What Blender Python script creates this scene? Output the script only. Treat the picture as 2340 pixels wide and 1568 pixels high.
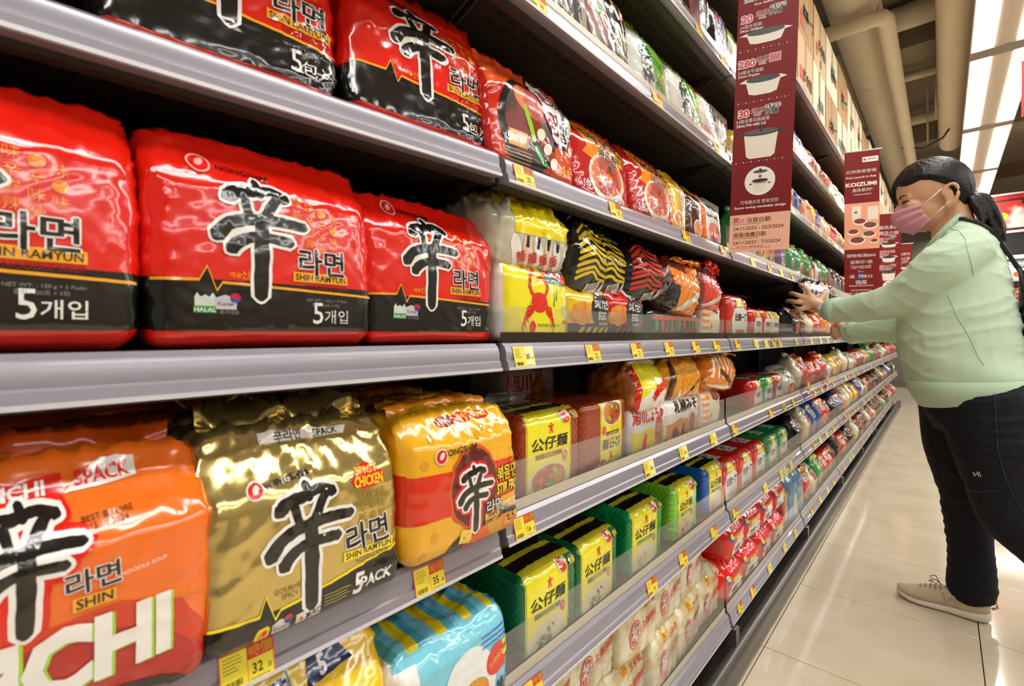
import bpy, bmesh, math, random
import numpy as np
from mathutils import Vector, Matrix
from mathutils.geometry import tessellate_polygon

SC = bpy.context.scene
COL = SC.collection
for _o in list(bpy.data.objects):
    bpy.data.objects.remove(_o)

# ------------------------------------------------------------------ camera
FPX, CXP, HOR = 1085.0, 1170.0, 763.0          # focal length, centre, horizon in pixels of the 2340x1568 frame
TH = math.atan(985.0 / FPX)                    # the aisle runs TH to the right of the view axis
ST_, CT_ = math.sin(TH), math.cos(TH)
CAMH = 1.0
cd = bpy.data.cameras.new('camera')
cam = bpy.data.objects.new('camera', cd)
COL.objects.link(cam)
cam.location = (0, 0, CAMH)
cam.rotation_euler = (math.pi / 2, 0, TH)
cd.sensor_width = 36.0
cd.lens = 36.0 * FPX / 2340.0
cd.shift_y = (HOR - 784.0) / 2340.0
cd.clip_start = 0.02
cd.clip_end = 100
cd.dof.use_dof = True
cd.dof.focus_distance = 1.25
cd.dof.aperture_fstop = 7.0
SC.camera = cam

# ------------------------------------------------------------------ world, exposure
W = bpy.data.worlds.new('store_ambient')
SC.world = W
W.use_nodes = True
W.node_tree.nodes['Background'].inputs[0].default_value = (1.0, 0.95, 0.88, 1)
W.node_tree.nodes['Background'].inputs[1].default_value = 0.13
SC.view_settings.view_transform = 'Standard'
SC.view_settings.look = 'None'
SC.view_settings.gamma = 1.0
SC.view_settings.use_curve_mapping = False
SC.view_settings.exposure = 0.62

# light fittings: a run of twin-tube fittings above the aisle, further runs over the rest of the shop
LAMP_Z = 2.95
LAMP_E = 15.0

# ------------------------------------------------------------------ helpers
def lin(h):
    if not isinstance(h, str):
        return h
    h = h.lstrip('#')
    out = []
    for i in (0, 2, 4):
        c = int(h[i:i + 2], 16) / 255.0
        out.append(c / 12.92 if c <= 0.04045 else ((c + 0.055) / 1.055) ** 2.4)
    return tuple(out)

def tag(o, label=None, cat=None, group=None, kind=None):
    if label: o['label'] = label
    if cat: o['category'] = cat
    if group: o['group'] = group
    if kind: o['kind'] = kind
    return o

def link(o, parent=None):
    COL.objects.link(o)
    if parent is not None:
        o.parent = parent
    return o

def empty(name, loc=(0, 0, 0), rz=0.0, parent=None):
    o = bpy.data.objects.new(name, None)
    o.empty_display_size = 0.05
    o.location = loc
    o.rotation_euler = (0, 0, rz)
    return link(o, parent)

def mesh_obj(name, verts, faces, mats, parent=None, idx=None, smooth=False, loc=(0, 0, 0), rot=(0, 0, 0)):
    me = bpy.data.meshes.new(name)
    me.from_pydata([tuple(map(float, v)) for v in verts], [], [tuple(map(int, f)) for f in faces])
    if not isinstance(mats, (list, tuple)):
        mats = [mats]
    for m in mats:
        me.materials.append(m)
    if idx is not None:
        me.polygons.foreach_set('material_index', np.asarray(idx, dtype=np.int32))
    if smooth:
        me.polygons.foreach_set('use_smooth', [True] * len(me.polygons))
    me.update()
    o = bpy.data.objects.new(name, me)
    o.location = loc
    o.rotation_euler = rot
    return link(o, parent)

class MB:
    """collects pieces of ONE part"""
    def __init__(s):
        s.v = []; s.f = []; s.i = []
    def add(s, v, f, mi=0):
        n = len(s.v)
        s.v += [tuple(p) for p in v]
        s.f += [tuple(a + n for a in q) for q in f]
        s.i += [mi] * len(f)
        return s
    def box(s, x0, x1, y0, y1, z0, z1, mi=0):
        v = [(x0, y0, z0), (x1, y0, z0), (x1, y1, z0), (x0, y1, z0), (x0, y0, z1), (x1, y0, z1), (x1, y1, z1), (x0, y1, z1)]
        f = [(0, 3, 2, 1), (4, 5, 6, 7), (0, 1, 5, 4), (1, 2, 6, 5), (2, 3, 7, 6), (3, 0, 4, 7)]
        return s.add(v, f, mi)
    def prism_y(s, prof, y0, y1, mi=0):
        """closed profile in (x, z) swept along y"""
        n = len(prof)
        v = [(p[0], y0, p[1]) for p in prof] + [(p[0], y1, p[1]) for p in prof]
        f = [(i, i + n, (i + 1) % n + n, (i + 1) % n) for i in range(n)]
        s.add(v, f, mi)
        b = len(s.v) - 2 * n
        tris = tessellate_polygon([[Vector((p[0], p[1], 0)) for p in prof]])
        for t in tris:
            s.f.append((b + t[0], b + t[1], b + t[2])); s.i.append(mi)
            s.f.append((b + n + t[2], b + n + t[1], b + n + t[0])); s.i.append(mi)
        return s
    def tube(s, pts, rad, n=12, mi=0, caps=True):
        pts = [Vector(p) for p in pts]
        rads = rad if isinstance(rad, (list, tuple)) else [rad] * len(pts)
        rings = []
        up = Vector((0, 0, 1))
        for k, p in enumerate(pts):
            t = (pts[min(k + 1, len(pts) - 1)] - pts[max(k - 1, 0)]).normalized()
            a = t.cross(up)
            if a.length < 1e-3:
                a = t.cross(Vector((1, 0, 0)))
            a.normalize(); b = a.cross(t)
            rings.append([p + (a * math.cos(q) + b * math.sin(q)) * rads[k] for q in [2 * math.pi * j / n for j in range(n)]])
        v = [q for r in rings for q in r]
        f = []
        for k in range(len(rings) - 1):
            for j in range(n):
                f.append((k * n + j, k * n + (j + 1) % n, (k + 1) * n + (j + 1) % n, (k + 1) * n + j))
        if caps:
            f.append(tuple(range(n - 1, -1, -1))); f.append(tuple(range((len(rings) - 1) * n, len(rings) * n)))
        return s.add(v, f, mi)
    def build(s, name, mats, parent=None, smooth=False, **k):
        return mesh_obj(name, s.v, s.f, mats, parent, s.i, smooth, **k)

def smooth_by_angle(o, ang=0.6):
    me = o.data
    bm = bmesh.new(); bm.from_mesh(me)
    bmesh.ops.recalc_face_normals(bm, faces=bm.faces)
    for f in bm.faces: f.smooth = True
    for e in bm.edges:
        e.smooth = not (len(e.link_faces) == 2 and e.calc_face_angle(0) > ang)
    bm.to_mesh(me); bm.free()
    return o

# pixel of the photograph -> place in the shop (used to read real positions off the photograph)
def Yat(px, c):
    """distance along the aisle of pixel column px on the vertical plane x = -c"""
    return c / math.tan(TH - math.atan((px - CXP) / FPX))
def depth(x, y):
    return -x * ST_ + y * CT_
def Zat(py, x, y):
    return CAMH - (py - HOR) * depth(x, y) / FPX
def atY(px, py, Y):
    """point on the plane y = Y"""
    x = Y * math.tan(math.atan((px - CXP) / FPX) - TH)
    return Vector((x, Y, Zat(py, x, Y)))
def atX(px, py, X):
    y = Yat(px, -X)
    return Vector((X, y, Zat(py, X, y)))

# ------------------------------------------------------------------ materials
MATS = {}
def _new(name):
    m = bpy.data.materials.new(name)
    m.use_nodes = True
    nt = m.node_tree
    b = nt.nodes['Principled BSDF']
    return m, nt, b
def _n(nt, t, **k):
    n = nt.nodes.new(t)
    for a, v in k.items():
        if a in n.inputs:
            n.inputs[a].default_value = v
        else:
            setattr(n, a, v)
    return n
def plain(col, rough=0.5, metal=0.0, name=None, coat=0.0, noise=0.0, nscale=8.0, bump=0.0, bscale=60.0, spec=0.5, emit=0.0, sheen=0.0, aniso=0.0):
    key = ('plain', str(col), rough, metal, coat, noise, nscale, bump, bscale, spec, emit, sheen)
    if key in MATS: return MATS[key]
    m, nt, b = _new(name or 'paint_%s' % str(col).strip('#'))
    c = lin(col)
    b.inputs['Base Color'].default_value = (*c, 1)
    b.inputs['Roughness'].default_value = rough
    b.inputs['Metallic'].default_value = metal
    b.inputs['Coat Weight'].default_value = coat
    b.inputs['Specular IOR Level'].default_value = spec
    if sheen: b.inputs['Sheen Weight'].default_value = sheen
    if emit:
        b.inputs['Emission Color'].default_value = (*c, 1)
        b.inputs['Emission Strength'].default_value = emit
    tc = _n(nt, 'ShaderNodeTexCoord')
    if noise:
        nz = _n(nt, 'ShaderNodeTexNoise', Scale=nscale, Detail=4.0)
        nt.links.new(tc.outputs['Object'], nz.inputs['Vector'])
        mx = _n(nt, 'ShaderNodeMixRGB', blend_type='MIX')
        mx.inputs[1].default_value = (*[x * (1 - noise) for x in c], 1)
        mx.inputs[2].default_value = (*[min(1, x * (1 + noise)) for x in c], 1)
        nt.links.new(nz.outputs['Fac'], mx.inputs[0])
        nt.links.new(mx.outputs[0], b.inputs['Base Color'])
    if bump:
        nb = _n(nt, 'ShaderNodeTexNoise', Scale=bscale, Detail=3.0)
        nt.links.new(tc.outputs['Object'], nb.inputs['Vector'])
        bp = _n(nt, 'ShaderNodeBump', Strength=bump, Distance=0.01)
        nt.links.new(nb.outputs['Fac'], bp.inputs['Height'])
        nt.links.new(bp.outputs[0], b.inputs['Normal'])
    MATS[key] = m
    return m

def film(col, rough=0.16, wr=0.55, metal=0.0, scale=21.0, alpha=1.0, tint=None, fine=0.35):
    """printed wrapping film with creases"""
    key = ('film', str(col), rough, wr, metal, scale, alpha)
    if key in MATS: return MATS[key]
    m, nt, b = _new('film_%s' % str(col).strip('#'))
    c = lin(col)
    b.inputs['Base Color'].default_value = (*c, 1)
    b.inputs['Roughness'].default_value = rough
    b.inputs['Metallic'].default_value = metal
    b.inputs['Specular IOR Level'].default_value = 0.7
    b.inputs['Coat Weight'].default_value = 0.45 if metal == 0 else 0.0
    b.inputs['Coat Roughness'].default_value = 0.05
    if alpha < 1:
        b.inputs['Alpha'].default_value = alpha
    tc = _n(nt, 'ShaderNodeTexCoord')
    nz = _n(nt, 'ShaderNodeTexNoise', Scale=scale, Detail=3.0, Roughness=0.55, Distortion=0.9)
    nz.noise_type = 'RIDGED_MULTIFRACTAL'
    mp = _n(nt, 'ShaderNodeMapping')
    mp.inputs['Scale'].default_value = (1.0, 1.0, 0.75)
    nt.links.new(tc.outputs['Object'], mp.inputs['Vector'])
    nt.links.new(mp.outputs[0], nz.inputs['Vector'])
    bp = _n(nt, 'ShaderNodeBump', Strength=wr, Distance=0.0045)
    # the film is taut below and gathers into creases towards the top seam
    sx = _n(nt, 'ShaderNodeSeparateXYZ'); nt.links.new(tc.outputs['Object'], sx.inputs[0])
    mr = _n(nt, 'ShaderNodeMapRange'); mr.inputs['From Min'].default_value = .06; mr.inputs['From Max'].default_value = .17
    mr.inputs['To Min'].default_value = .45 * wr; mr.inputs['To Max'].default_value = 1.35 * wr
    nt.links.new(sx.outputs['Z'], mr.inputs['Value']); nt.links.new(mr.outputs[0], bp.inputs['Strength'])
    nt.links.new(nz.outputs['Fac'], bp.inputs['Height'])
    nt.links.new(bp.outputs[0], b.inputs['Normal'])
    nt.links.new(bp.outputs[0], b.inputs['Coat Normal'])
    MATS[key] = m
    return m

def speckle(c1, c2, c3, scale=90.0, rough=0.35, name='noodle_print', stretch=(1, 1, 1), dist=2.0):
    """printed picture of noodles / food: three tones broken up by a curly pattern"""
    key = ('speckle', c1, c2, c3, scale, stretch, dist)
    if key in MATS: return MATS[key]
    m, nt, b = _new(name)
    b.inputs['Roughness'].default_value = rough
    b.inputs['Coat Weight'].default_value = 0.4
    tc = _n(nt, 'ShaderNodeTexCoord')
    mp = _n(nt, 'ShaderNodeMapping')
    mp.inputs['Scale'].default_value = stretch
    nt.links.new(tc.outputs['Object'], mp.inputs['Vector'])
    a = _n(nt, 'ShaderNodeTexNoise', Scale=scale, Detail=2.0, Distortion=dist)
    a.noise_type = 'RIDGED_MULTIFRACTAL'
    d = _n(nt, 'ShaderNodeTexNoise', Scale=scale * 0.3, Detail=2.0)
    nt.links.new(mp.outputs[0], a.inputs['Vector']); nt.links.new(mp.outputs[0], d.inputs['Vector'])
    r = _n(nt, 'ShaderNodeValToRGB')
    r.color_ramp.elements[0].position = 0.35; r.color_ramp.elements[0].color = (*lin(c1), 1)
    r.color_ramp.elements[1].position = 0.75; r.color_ramp.elements[1].color = (*lin(c2), 1)
    nt.links.new(a.outputs['Fac'], r.inputs[0])
    r2 = _n(nt, 'ShaderNodeValToRGB')
    r2.color_ramp.elements[0].position = 0.47; r2.color_ramp.elements[0].color = (0, 0, 0, 1)
    r2.color_ramp.elements[1].position = 0.6; r2.color_ramp.elements[1].color = (1, 1, 1, 1)
    nt.links.new(d.outputs['Fac'], r2.inputs[0])
    mx = _n(nt, 'ShaderNodeMixRGB')
    mx.inputs[2].default_value = (*lin(c3), 1)
    nt.links.new(r2.outputs[0], mx.inputs[0]); nt.links.new(r.outputs[0], mx.inputs[1])
    nt.links.new(mx.outputs[0], b.inputs['Base Color'])
    MATS[key] = m
    return m

def clear_plastic(name='clear_acrylic', col=(0.93, 0.93, 0.95), alpha=0.28, rough=0.06):
    key = ('clear', name, alpha, rough)
    if key in MATS: return MATS[key]
    m, nt, b = _new(name)
    b.inputs['Base Color'].default_value = (*col, 1)
    b.inputs['Roughness'].default_value = rough
    b.inputs['Specular IOR Level'].default_value = 0.8
    tr = _n(nt, 'ShaderNodeBsdfTransparent')
    tr.inputs[0].default_value = (.97, .97, .965, 1)
    gl = _n(nt, 'ShaderNodeBsdfGlossy')
    gl.inputs['Roughness'].default_value = rough
    lw = _n(nt, 'ShaderNodeLayerWeight'); lw.inputs['Blend'].default_value = 0.25
    fr = _n(nt, 'ShaderNodeMath'); fr.operation = 'MULTIPLY_ADD'; fr.inputs[1].default_value = 0.22; fr.inputs[2].default_value = 0.03
    nt.links.new(lw.outputs['Facing'], fr.inputs[0])
    m1 = _n(nt, 'ShaderNodeMixShader'); m1.inputs[0].default_value = alpha
    nt.links.new(tr.outputs[0], m1.inputs[1]); nt.links.new(b.outputs[0], m1.inputs[2])
    m2 = _n(nt, 'ShaderNodeMixShader')
    nt.links.new(fr.outputs[0], m2.inputs[0]); nt.links.new(m1.outputs[0], m2.inputs[1]); nt.links.new(gl.outputs[0], m2.inputs[2])
    nt.links.new(m2.outputs[0], nt.nodes['Material Output'].inputs[0])
    MATS[key] = m
    return m
# ------------------------------------------------------------------ text and flat print
_TXT = {}
def text_mesh(s, bold=0.0):
    """lettering as flat triangles, cap height about 0.7, returns (verts Nx2, faces)"""
    k = (s, bold)
    if k not in _TXT:
        c = bpy.data.curves.new('t', 'FONT')
        cjk = any(ord(ch) > 0x2e80 for ch in s)
        c.body = s; c.resolution_u = 2; c.offset = 0.0 if cjk else bold; c.align_x = 'CENTER'
        c.space_line = 0.9
        o = bpy.data.objects.new('t', c)
        m = bpy.data.meshes.new_from_object(o)
        a = np.zeros(len(m.vertices) * 3); m.vertices.foreach_get('co', a); a = a.reshape(-1, 3)[:, :2].copy()
        f = [tuple(p.vertices) for p in m.polygons]
        bpy.data.objects.remove(o); bpy.data.meshes.remove(m); bpy.data.curves.remove(c)
        if cjk and bold > .008 and len(a):
            # heavy strokes: the same outline laid down several times, slightly shifted
            nn = 4 if bold < .045 else 8
            sh = [(bold * .8 * math.cos(2 * math.pi * (j + .5) / nn), bold * .8 * math.sin(2 * math.pi * (j + .5) / nn)) for j in range(nn)]
            n0 = len(a)
            f = [tuple(i + k * n0 for i in q) for k in range(nn) for q in f]
            a = np.concatenate([a + np.array(d) for d in sh])
        if len(a):
            a[:, 0] -= (a[:, 0].min() + a[:, 0].max()) / 2
            a[:, 1] -= (a[:, 1].min() + a[:, 1].max()) / 2
        _TXT[k] = (a, f)
    return _TXT[k]

# every print item: (list of verts in face units, faces, material, layer)
def pT(s, x, y, size, mat, bold=0.0, rot=0.0, xs=1.0, shear=0.0, lay=2, part='lettering', fit=None):
    a, f = text_mesh(s, bold)
    if not len(a): return (a, f, mat, lay, part)
    a = a.copy()
    h = a[:, 1].max() - a[:, 1].min(); w = a[:, 0].max() - a[:, 0].min()
    k = size / (0.73 if fit is None else h)
    a *= k
    if fit: a[:, 0] *= fit / (w * k)
    a[:, 0] = a[:, 0] * xs + a[:, 1] * shear
    r = math.radians(rot)
    b = np.stack([a[:, 0] * math.cos(r) - a[:, 1] * math.sin(r) + x, a[:, 0] * math.sin(r) + a[:, 1] * math.cos(r) + y], 1)
    return (b, f, mat, lay, part)
def pP(pts, mat, lay=1, part='color_band'):
    tr = tessellate_polygon([[Vector((p[0], p[1], 0)) for p in pts]])
    return (np.array(pts, float), [tuple(t) for t in tr], mat, lay, part)
def pR(x0, y0, x1, y1, mat, lay=1, part='color_band'):
    return (np.array([(x0, y0), (x1, y0), (x1, y1), (x0, y1)], float), [(0, 1, 2, 3)], mat, lay, part)
def pE(cx, cy, rx, ry, mat, lay=1, part='picture', rot=0.0, n=28, jag=0.0, seed=1):
    rg = random.Random(seed); r = math.radians(rot)
    pts = []
    for j in range(n):
        q = 2 * math.pi * j / n; k = 1 + jag * (rg.random() * 2 - 1)
        if jag < 0: k = 1 + (jag if j % 2 else 0)
        a, b = rx * k * math.cos(q), ry * k * math.sin(q)
        pts.append((cx + a * math.cos(r) - b * math.sin(r), cy + a * math.sin(r) + b * math.cos(r)))
    v = np.array([(cx, cy)] + pts)
    return (v, [(0, 1 + j, 1 + (j + 1) % n) for j in range(n)], mat, lay, part)
def pS(pts, widths, mat, lay=2, part='emblem', rough=0.0, seed=1, n=10):
    """brush stroke along a smooth path"""
    rg = random.Random(seed)
    P = [Vector((*p, 0)) for p in pts]
    path = []; ws = []
    m = len(P)
    for k in range(m - 1):
        p0, p1, p2, p3 = P[max(k - 1, 0)], P[k], P[k + 1], P[min(k + 2, m - 1)]
        for j in range(n):
            t = j / n
            path.append(0.5 * ((2 * p1) + (p2 - p0) * t + (2 * p0 - 5 * p1 + 4 * p2 - p3) * t * t + (3 * p1 - p0 - 3 * p2 + p3) * t ** 3))
            ws.append(widths[k] * (1 - t) + widths[k + 1] * t)
    path.append(P[-1]); ws.append(widths[-1])
    v = []
    for k, p in enumerate(path):
        t = (path[min(k + 1, len(path) - 1)] - path[max(k - 1, 0)])
        t = t.normalized() if t.length else Vector((1, 0, 0))
        nn = Vector((-t.y, t.x, 0)); w = ws[k] / 2
        a = w * (1 + rough * (rg.random() - .5)); b = w * (1 + rough * (rg.random() - .5))
        v.append(tuple((p + nn * a)[:2])); v.append(tuple((p - nn * b)[:2]))
    f = [(2 * k, 2 * k + 1, 2 * k + 3, 2 * k + 2) for k in range(len(path) - 1)]
    # rounded ends
    for e, d in ((0, -1), (len(path) - 1, 1)):
        a, b = v[2 * e], v[2 * e + 1]
        t = (path[1] - path[0] if e == 0 else path[-1] - path[-2])
        t = (t.normalized() if t.length else Vector((1, 0, 0))) * d * ws[e] * 0.38
        i = len(v)
        mid = ((a[0] + b[0]) / 2 + t.x, (a[1] + b[1]) / 2 + t.y)
        qa = (a[0] * .7 + b[0] * .3 + t.x * .8, a[1] * .7 + b[1] * .3 + t.y * .8); qb = (a[0] * .3 + b[0] * .7 + t.x * .8, a[1] * .3 + b[1] * .7 + t.y * .8)
        v += [qa, mid, qb]
        f.append((2 * e, i, i + 1, i + 2, 2 * e + 1) if e else (2 * e + 1, i + 2, i + 1, i, 2 * e))
    return (np.array(v), f, mat, lay, part)
def outlined(s, x, y, size, mat, omat, ow=0.05, bold=0.0, lay=2, **k):
    return [pT(s, x, y, size, omat, bold + ow, lay=lay, **k), pT(s, x, y, size, mat, bold, lay=lay + 1, **k)]

def flat_print(items, name, parent, to3, thick=0.0004):
    """print on a flat card: to3(x, y, lift) -> 3-d; ONE mesh, several inks"""
    V = []; F = []; I = []; mats = []
    for (v, f, m, lay, part) in items:
        if m not in mats: mats.append(m)
        b = len(V); mi = mats.index(m)
        V += [to3(p[0], p[1], thick * lay) for p in v]
        F += [tuple(a + b for a in q) for q in f]; I += [mi] * len(f)
    return mesh_obj(name, V, F, mats, parent, I)

# ------------------------------------------------------------------ surfaces of the place
def tile_mat():
    m, nt, b = _new('polished_cream_tile')
    tc = _n(nt, 'ShaderNodeTexCoord')
    oi = _n(nt, 'ShaderNodeObjectInfo')
    nz = _n(nt, 'ShaderNodeTexNoise', Scale=5.0, Detail=5.0, Roughness=0.6)
    add = _n(nt, 'ShaderNodeVectorMath'); add.operation = 'ADD'
    nt.links.new(tc.outputs['Object'], add.inputs[0]); nt.links.new(oi.outputs['Location'], add.inputs[1])
    nt.links.new(add.outputs[0], nz.inputs['Vector'])
    r = _n(nt, 'ShaderNodeValToRGB')
    r.color_ramp.elements[0].position = 0.3; r.color_ramp.elements[0].color = (*lin('#cbbb9f'), 1)
    r.color_ramp.elements[1].position = 0.7; r.color_ramp.elements[1].color = (*lin('#d8cab0'), 1)
    nt.links.new(nz.outputs['Fac'], r.inputs[0]); nt.links.new(r.outputs[0], b.inputs['Base Color'])
    b.inputs['Roughness'].default_value = 0.10
    b.inputs['Specular IOR Level'].default_value = 0.55
    n2 = _n(nt, 'ShaderNodeTexNoise', Scale=3.0, Detail=1.0)
    nt.links.new(add.outputs[0], n2.inputs['Vector'])
    bp = _n(nt, 'ShaderNodeBump', Strength=0.08, Distance=0.01)
    nt.links.new(n2.outputs['Fac'], bp.inputs['Height']); nt.links.new(bp.outputs[0], b.inputs['Normal'])
    return m
M_TILE = tile_mat()
M_GROUT = plain('#6b5d49', 0.8, name='dark_grout')
M_DARK = plain('#1d1a18', 0.45, name='dark_steel', noise=0.15)
M_BACK = plain('#171412', 0.6, name='dark_back_panel', noise=0.2)
M_BOARD = plain('#3a332e', 0.42, metal=0.25, name='brown_grey_shelf_steel', noise=0.08)
M_RAIL = plain('#99949e', 0.30, metal=0.3, name='grey_price_rail', noise=0.05, nscale=20, coat=0.28)
M_RAIL2 = plain('#d6d2da', 0.3, metal=0.1, name='pale_rail_edge', coat=0.5)
M_CHROME = plain('#6e6862', 0.34, metal=0.65, name='brushed_bumper', noise=0.12, nscale=8)
M_CLEAR = clear_plastic('clear_acrylic', alpha=0.06)
M_STRIP = plain('#c9c0aa', 0.35, name='beige_guard_foot', metal=0.2)
M_CEIL = plain('#8a7d68', 0.9, name='sprayed_ceiling', noise=0.25, nscale=30, bump=0.8, bscale=25)
M_DUCT = plain('#d9cbb0', 0.6, name='painted_duct', noise=0.06, nscale=6, bump=0.04, bscale=12)
M_HOUS = plain('#c9bda8', 0.5, name='lamp_housing')
M_WALL = plain('#8c8274', 0.8, name='far_wall', noise=0.1)

# floor: grout bed and polished tiles
T = 0.5125
fl = MB().box(-1.2, 5.2, -3.2, 13.2, -0.06, -0.012).build('floor', M_GROUT)
tag(fl, kind='structure')
g = 0.0014
tb = MB()
e = T / 2 - g
tb.add([(-e, -e, -0.010), (e, -e, -0.010), (e, e, -0.010), (-e, e, -0.010), (-e, -e, -0.0008), (e, -e, -0.0008), (e, e, -0.0008), (-e, e, -0.0008),
        (-e + .001, -e + .001, 0), (e - .001, -e + .001, 0), (e - .001, e - .001, 0), (-e + .001, e - .001, 0)],
       [(0, 1, 5, 4), (1, 2, 6, 5), (2, 3, 7, 6), (3, 0, 4, 7), (4, 5, 9, 8), (5, 6, 10, 9), (6, 7, 11, 10), (7, 4, 8, 11), (8, 9, 10, 11)])
proto = None
for i in range(-1, 9):
    for j in range(-6, 22):
        x = -0.4235 + T * (i + 0.5); y = 1.666 + T * (j - 3 + 0.5)
        if proto is None:
            proto = tb.build('floor_tile', M_TILE, fl, loc=(x, y, 0)); o = proto
        else:
            o = bpy.data.objects.new('floor_tile', proto.data); o.location = (x, y, 0); link(o, fl)
# ceiling slab and walls
tag(MB().box(-4.0, 6.0, -3.5, 13.5, 3.55, 3.65).build('ceiling', M_CEIL), kind='structure')
tag(MB().box(-4.0, 6.0, 13.0, 13.2, -0.06, 3.65).build('wall_far', M_WALL), kind='structure')
tag(MB().box(5.2, 5.4, -3.4, 13.2, -0.06, 3.65).build('wall_right', M_WALL), kind='structure')
bm_ = MB()
for k in range(14):
    y = -2.6 + k * 1.2
bm_ = None
# beams across the ceiling
for k, y in enumerate((2.6, 5.2, 7.8, 10.4)):
    o = MB().box(-3.9, 5.1, y - 0.16, y + 0.16, 3.34, 3.549).build('trim_%d' % (k + 1), M_CEIL)
    tag(o, kind='structure')

# ducts and pipes
def duct(name, label, x, z, r, y0, y1, rings=(), n=20):
    o = MB().tube([(x, y0, z), (x, (y0 + y1) / 2, z), (x, y1, z)], r, n).build(name, M_DUCT, None, True)
    smooth_by_angle(o)
    tag(o, label, 'duct' if r > .07 else 'pipe')
    for yy in rings:
        q = MB().tube([(x, yy - .012, z), (x, yy - .004, z), (x, yy + .004, z), (x, yy + .012, z)], [r * 1.002, r * 1.03, r * 1.03, r * 1.002], n).build('joint_ring', M_DUCT, o, True)
    return o
duct('air_duct', 'widest beige round air duct above the cartons', -0.445, 3.2, 0.145, -1.0, 12.5, (3.1, 5.0, 7.0))
duct('air_duct', 'beige round duct between the widest duct and the lamps', 0.065, 3.2, 0.105, -1.0, 7.4, (4.02, 5.45))
duct('ceiling_pipe', 'beige pipe closest to the shelf side of the ceiling', -0.70, 3.16, 0.07, -1.0, 12.0, (4.5,))
duct('ceiling_pipe', 'short stub pipe hanging left of the widest duct', -0.64, 3.285, 0.045, 4.6, 6.4)
o = MB().tube([(-0.95, 3.75, 2.985), (-0.45, 3.75, 2.985), (-0.33, 3.75, 2.985), (-0.285, 3.765, 2.985), (-0.27, 3.81, 2.985), (-0.27, 8.0, 2.985), (-0.27, 12, 2.985)], 0.048, 14).build('elbow_pipe', M_DUCT, None, True)
tag(smooth_by_angle(o), 'beige pipe that turns an elbow and runs beside the widest duct', 'pipe')
for y, z, r, lb in ((3.85, 3.386, 0.035, 'thin cross pipe nearest the camera under the ceiling'), (4.75, 3.442, 0.09, 'thick cross duct under the ceiling slab'), (5.75, 3.39, 0.04, 'second thin cross pipe under the ceiling'), (7.0, 3.412, 0.06, 'farthest cross pipe under the ceiling')):
    o = MB().tube([(-2.5, y, z), (0, y, z), (3.5, y, z)], r, 12).build('cross_pipe', M_DUCT, None, True)
    tag(smooth_by_angle(o), lb, 'pipe')
for x, y, lb in ((-.31, 3.9, 'thin hanger rod nearest the elbow pipe'), (-.3, 6.3, 'thin hanger rod behind the cross pipes'), (-.05, 5.9, 'pair-side hanger rod right of the thin pipe'), (-.12, 6.6, 'farthest thin hanger rod')):
    o = MB().tube([(x, y, 3.0), (x, y, 3.3), (x, y, 3.55)], 0.008, 8).build('hanger_rod', M_DUCT); tag(o, lb, 'rod')
o = MB().tube([(-.33, 6.6, 3.0), (-.15, 6.6, 2.95), (0.0, 6.6, 3.02), (.06, 6.6, 3.12)], 0.009, 8).build('cable', M_DARK, None, True); tag(o, 'dark cable sagging between pipe and duct', 'cable')

# light fittings
def lamp_mat():
    m, nt, b = _new('lit_diffuser')
    nt.nodes.remove(b)
    em = _n(nt, 'ShaderNodeEmission')
    em.inputs[0].default_value = (1.0, 0.975, 0.93, 1)
    em.inputs[1].default_value = LAMP_E
    nt.links.new(em.outputs[0], nt.nodes['Material Output'].inputs[0])
    return m
M_LAMP = lamp_mat()
_names = ['first', 'second', 'third', 'fourth', 'fifth', 'sixth', 'seventh', 'eighth', 'ninth', 'tenth', 'eleventh', 'twelfth', 'thirteenth']
def fitting(x, y, label, group):
    r = empty('ceiling_light', (x, y, LAMP_Z))
    tag(r, label, 'ceiling light', group)
    h = MB()
    h.box(-0.165, 0.165, -0.762, 0.762, 0.004, 0.07)
    h.box(-0.055, 0.055, -0.762, 0.762, -0.004, 0.004)
    h.box(-0.170, -0.164, -0.762, 0.762, -0.012, 0.03); h.box(0.164, 0.170, -0.762, 0.762, -0.012, 0.03)
    h.build('housing', M_HOUS, r)
    MB().box(-0.17, 0.17, 0.762, 0.896, -0.01, 0.06).build('cross_plate', plain('#8d8272', 0.5, name='cross_plate'), r)
    for sx in (-1, 1):
        x0, x1 = (0.058, 0.161) if sx > 0 else (-0.161, -0.058)
        MB().box(x0, x1, -0.750, 0.750, -0.008, 0.0035).build('diffuser', M_LAMP, r)
    MB().tube([(0, -.3, .07), (0, -.3, .3), (0, -.3, .595)], 0.006, 8).build('drop_rod', M_DUCT, r)
for k in range(-3, 6):
    y = 1.95 * 1.955 + 1.658 * k
    fitting(0.308, y, '%s twin-tube light fitting of the row above the aisle' % (_names[k + 3]), 'twin-tube fittings above the aisle')
for r_, x in enumerate((2.55, 4.4)):
    for k in range(-3, 5):
        fitting(x, 0.45 + 1.95 * 1.955 + 1.658 * k, '%s light fitting of %s row right of the aisle' % (_names[k + 3], 'the next' if r_ == 0 else 'the farthest'), 'fittings over the rest of the shop')
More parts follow.
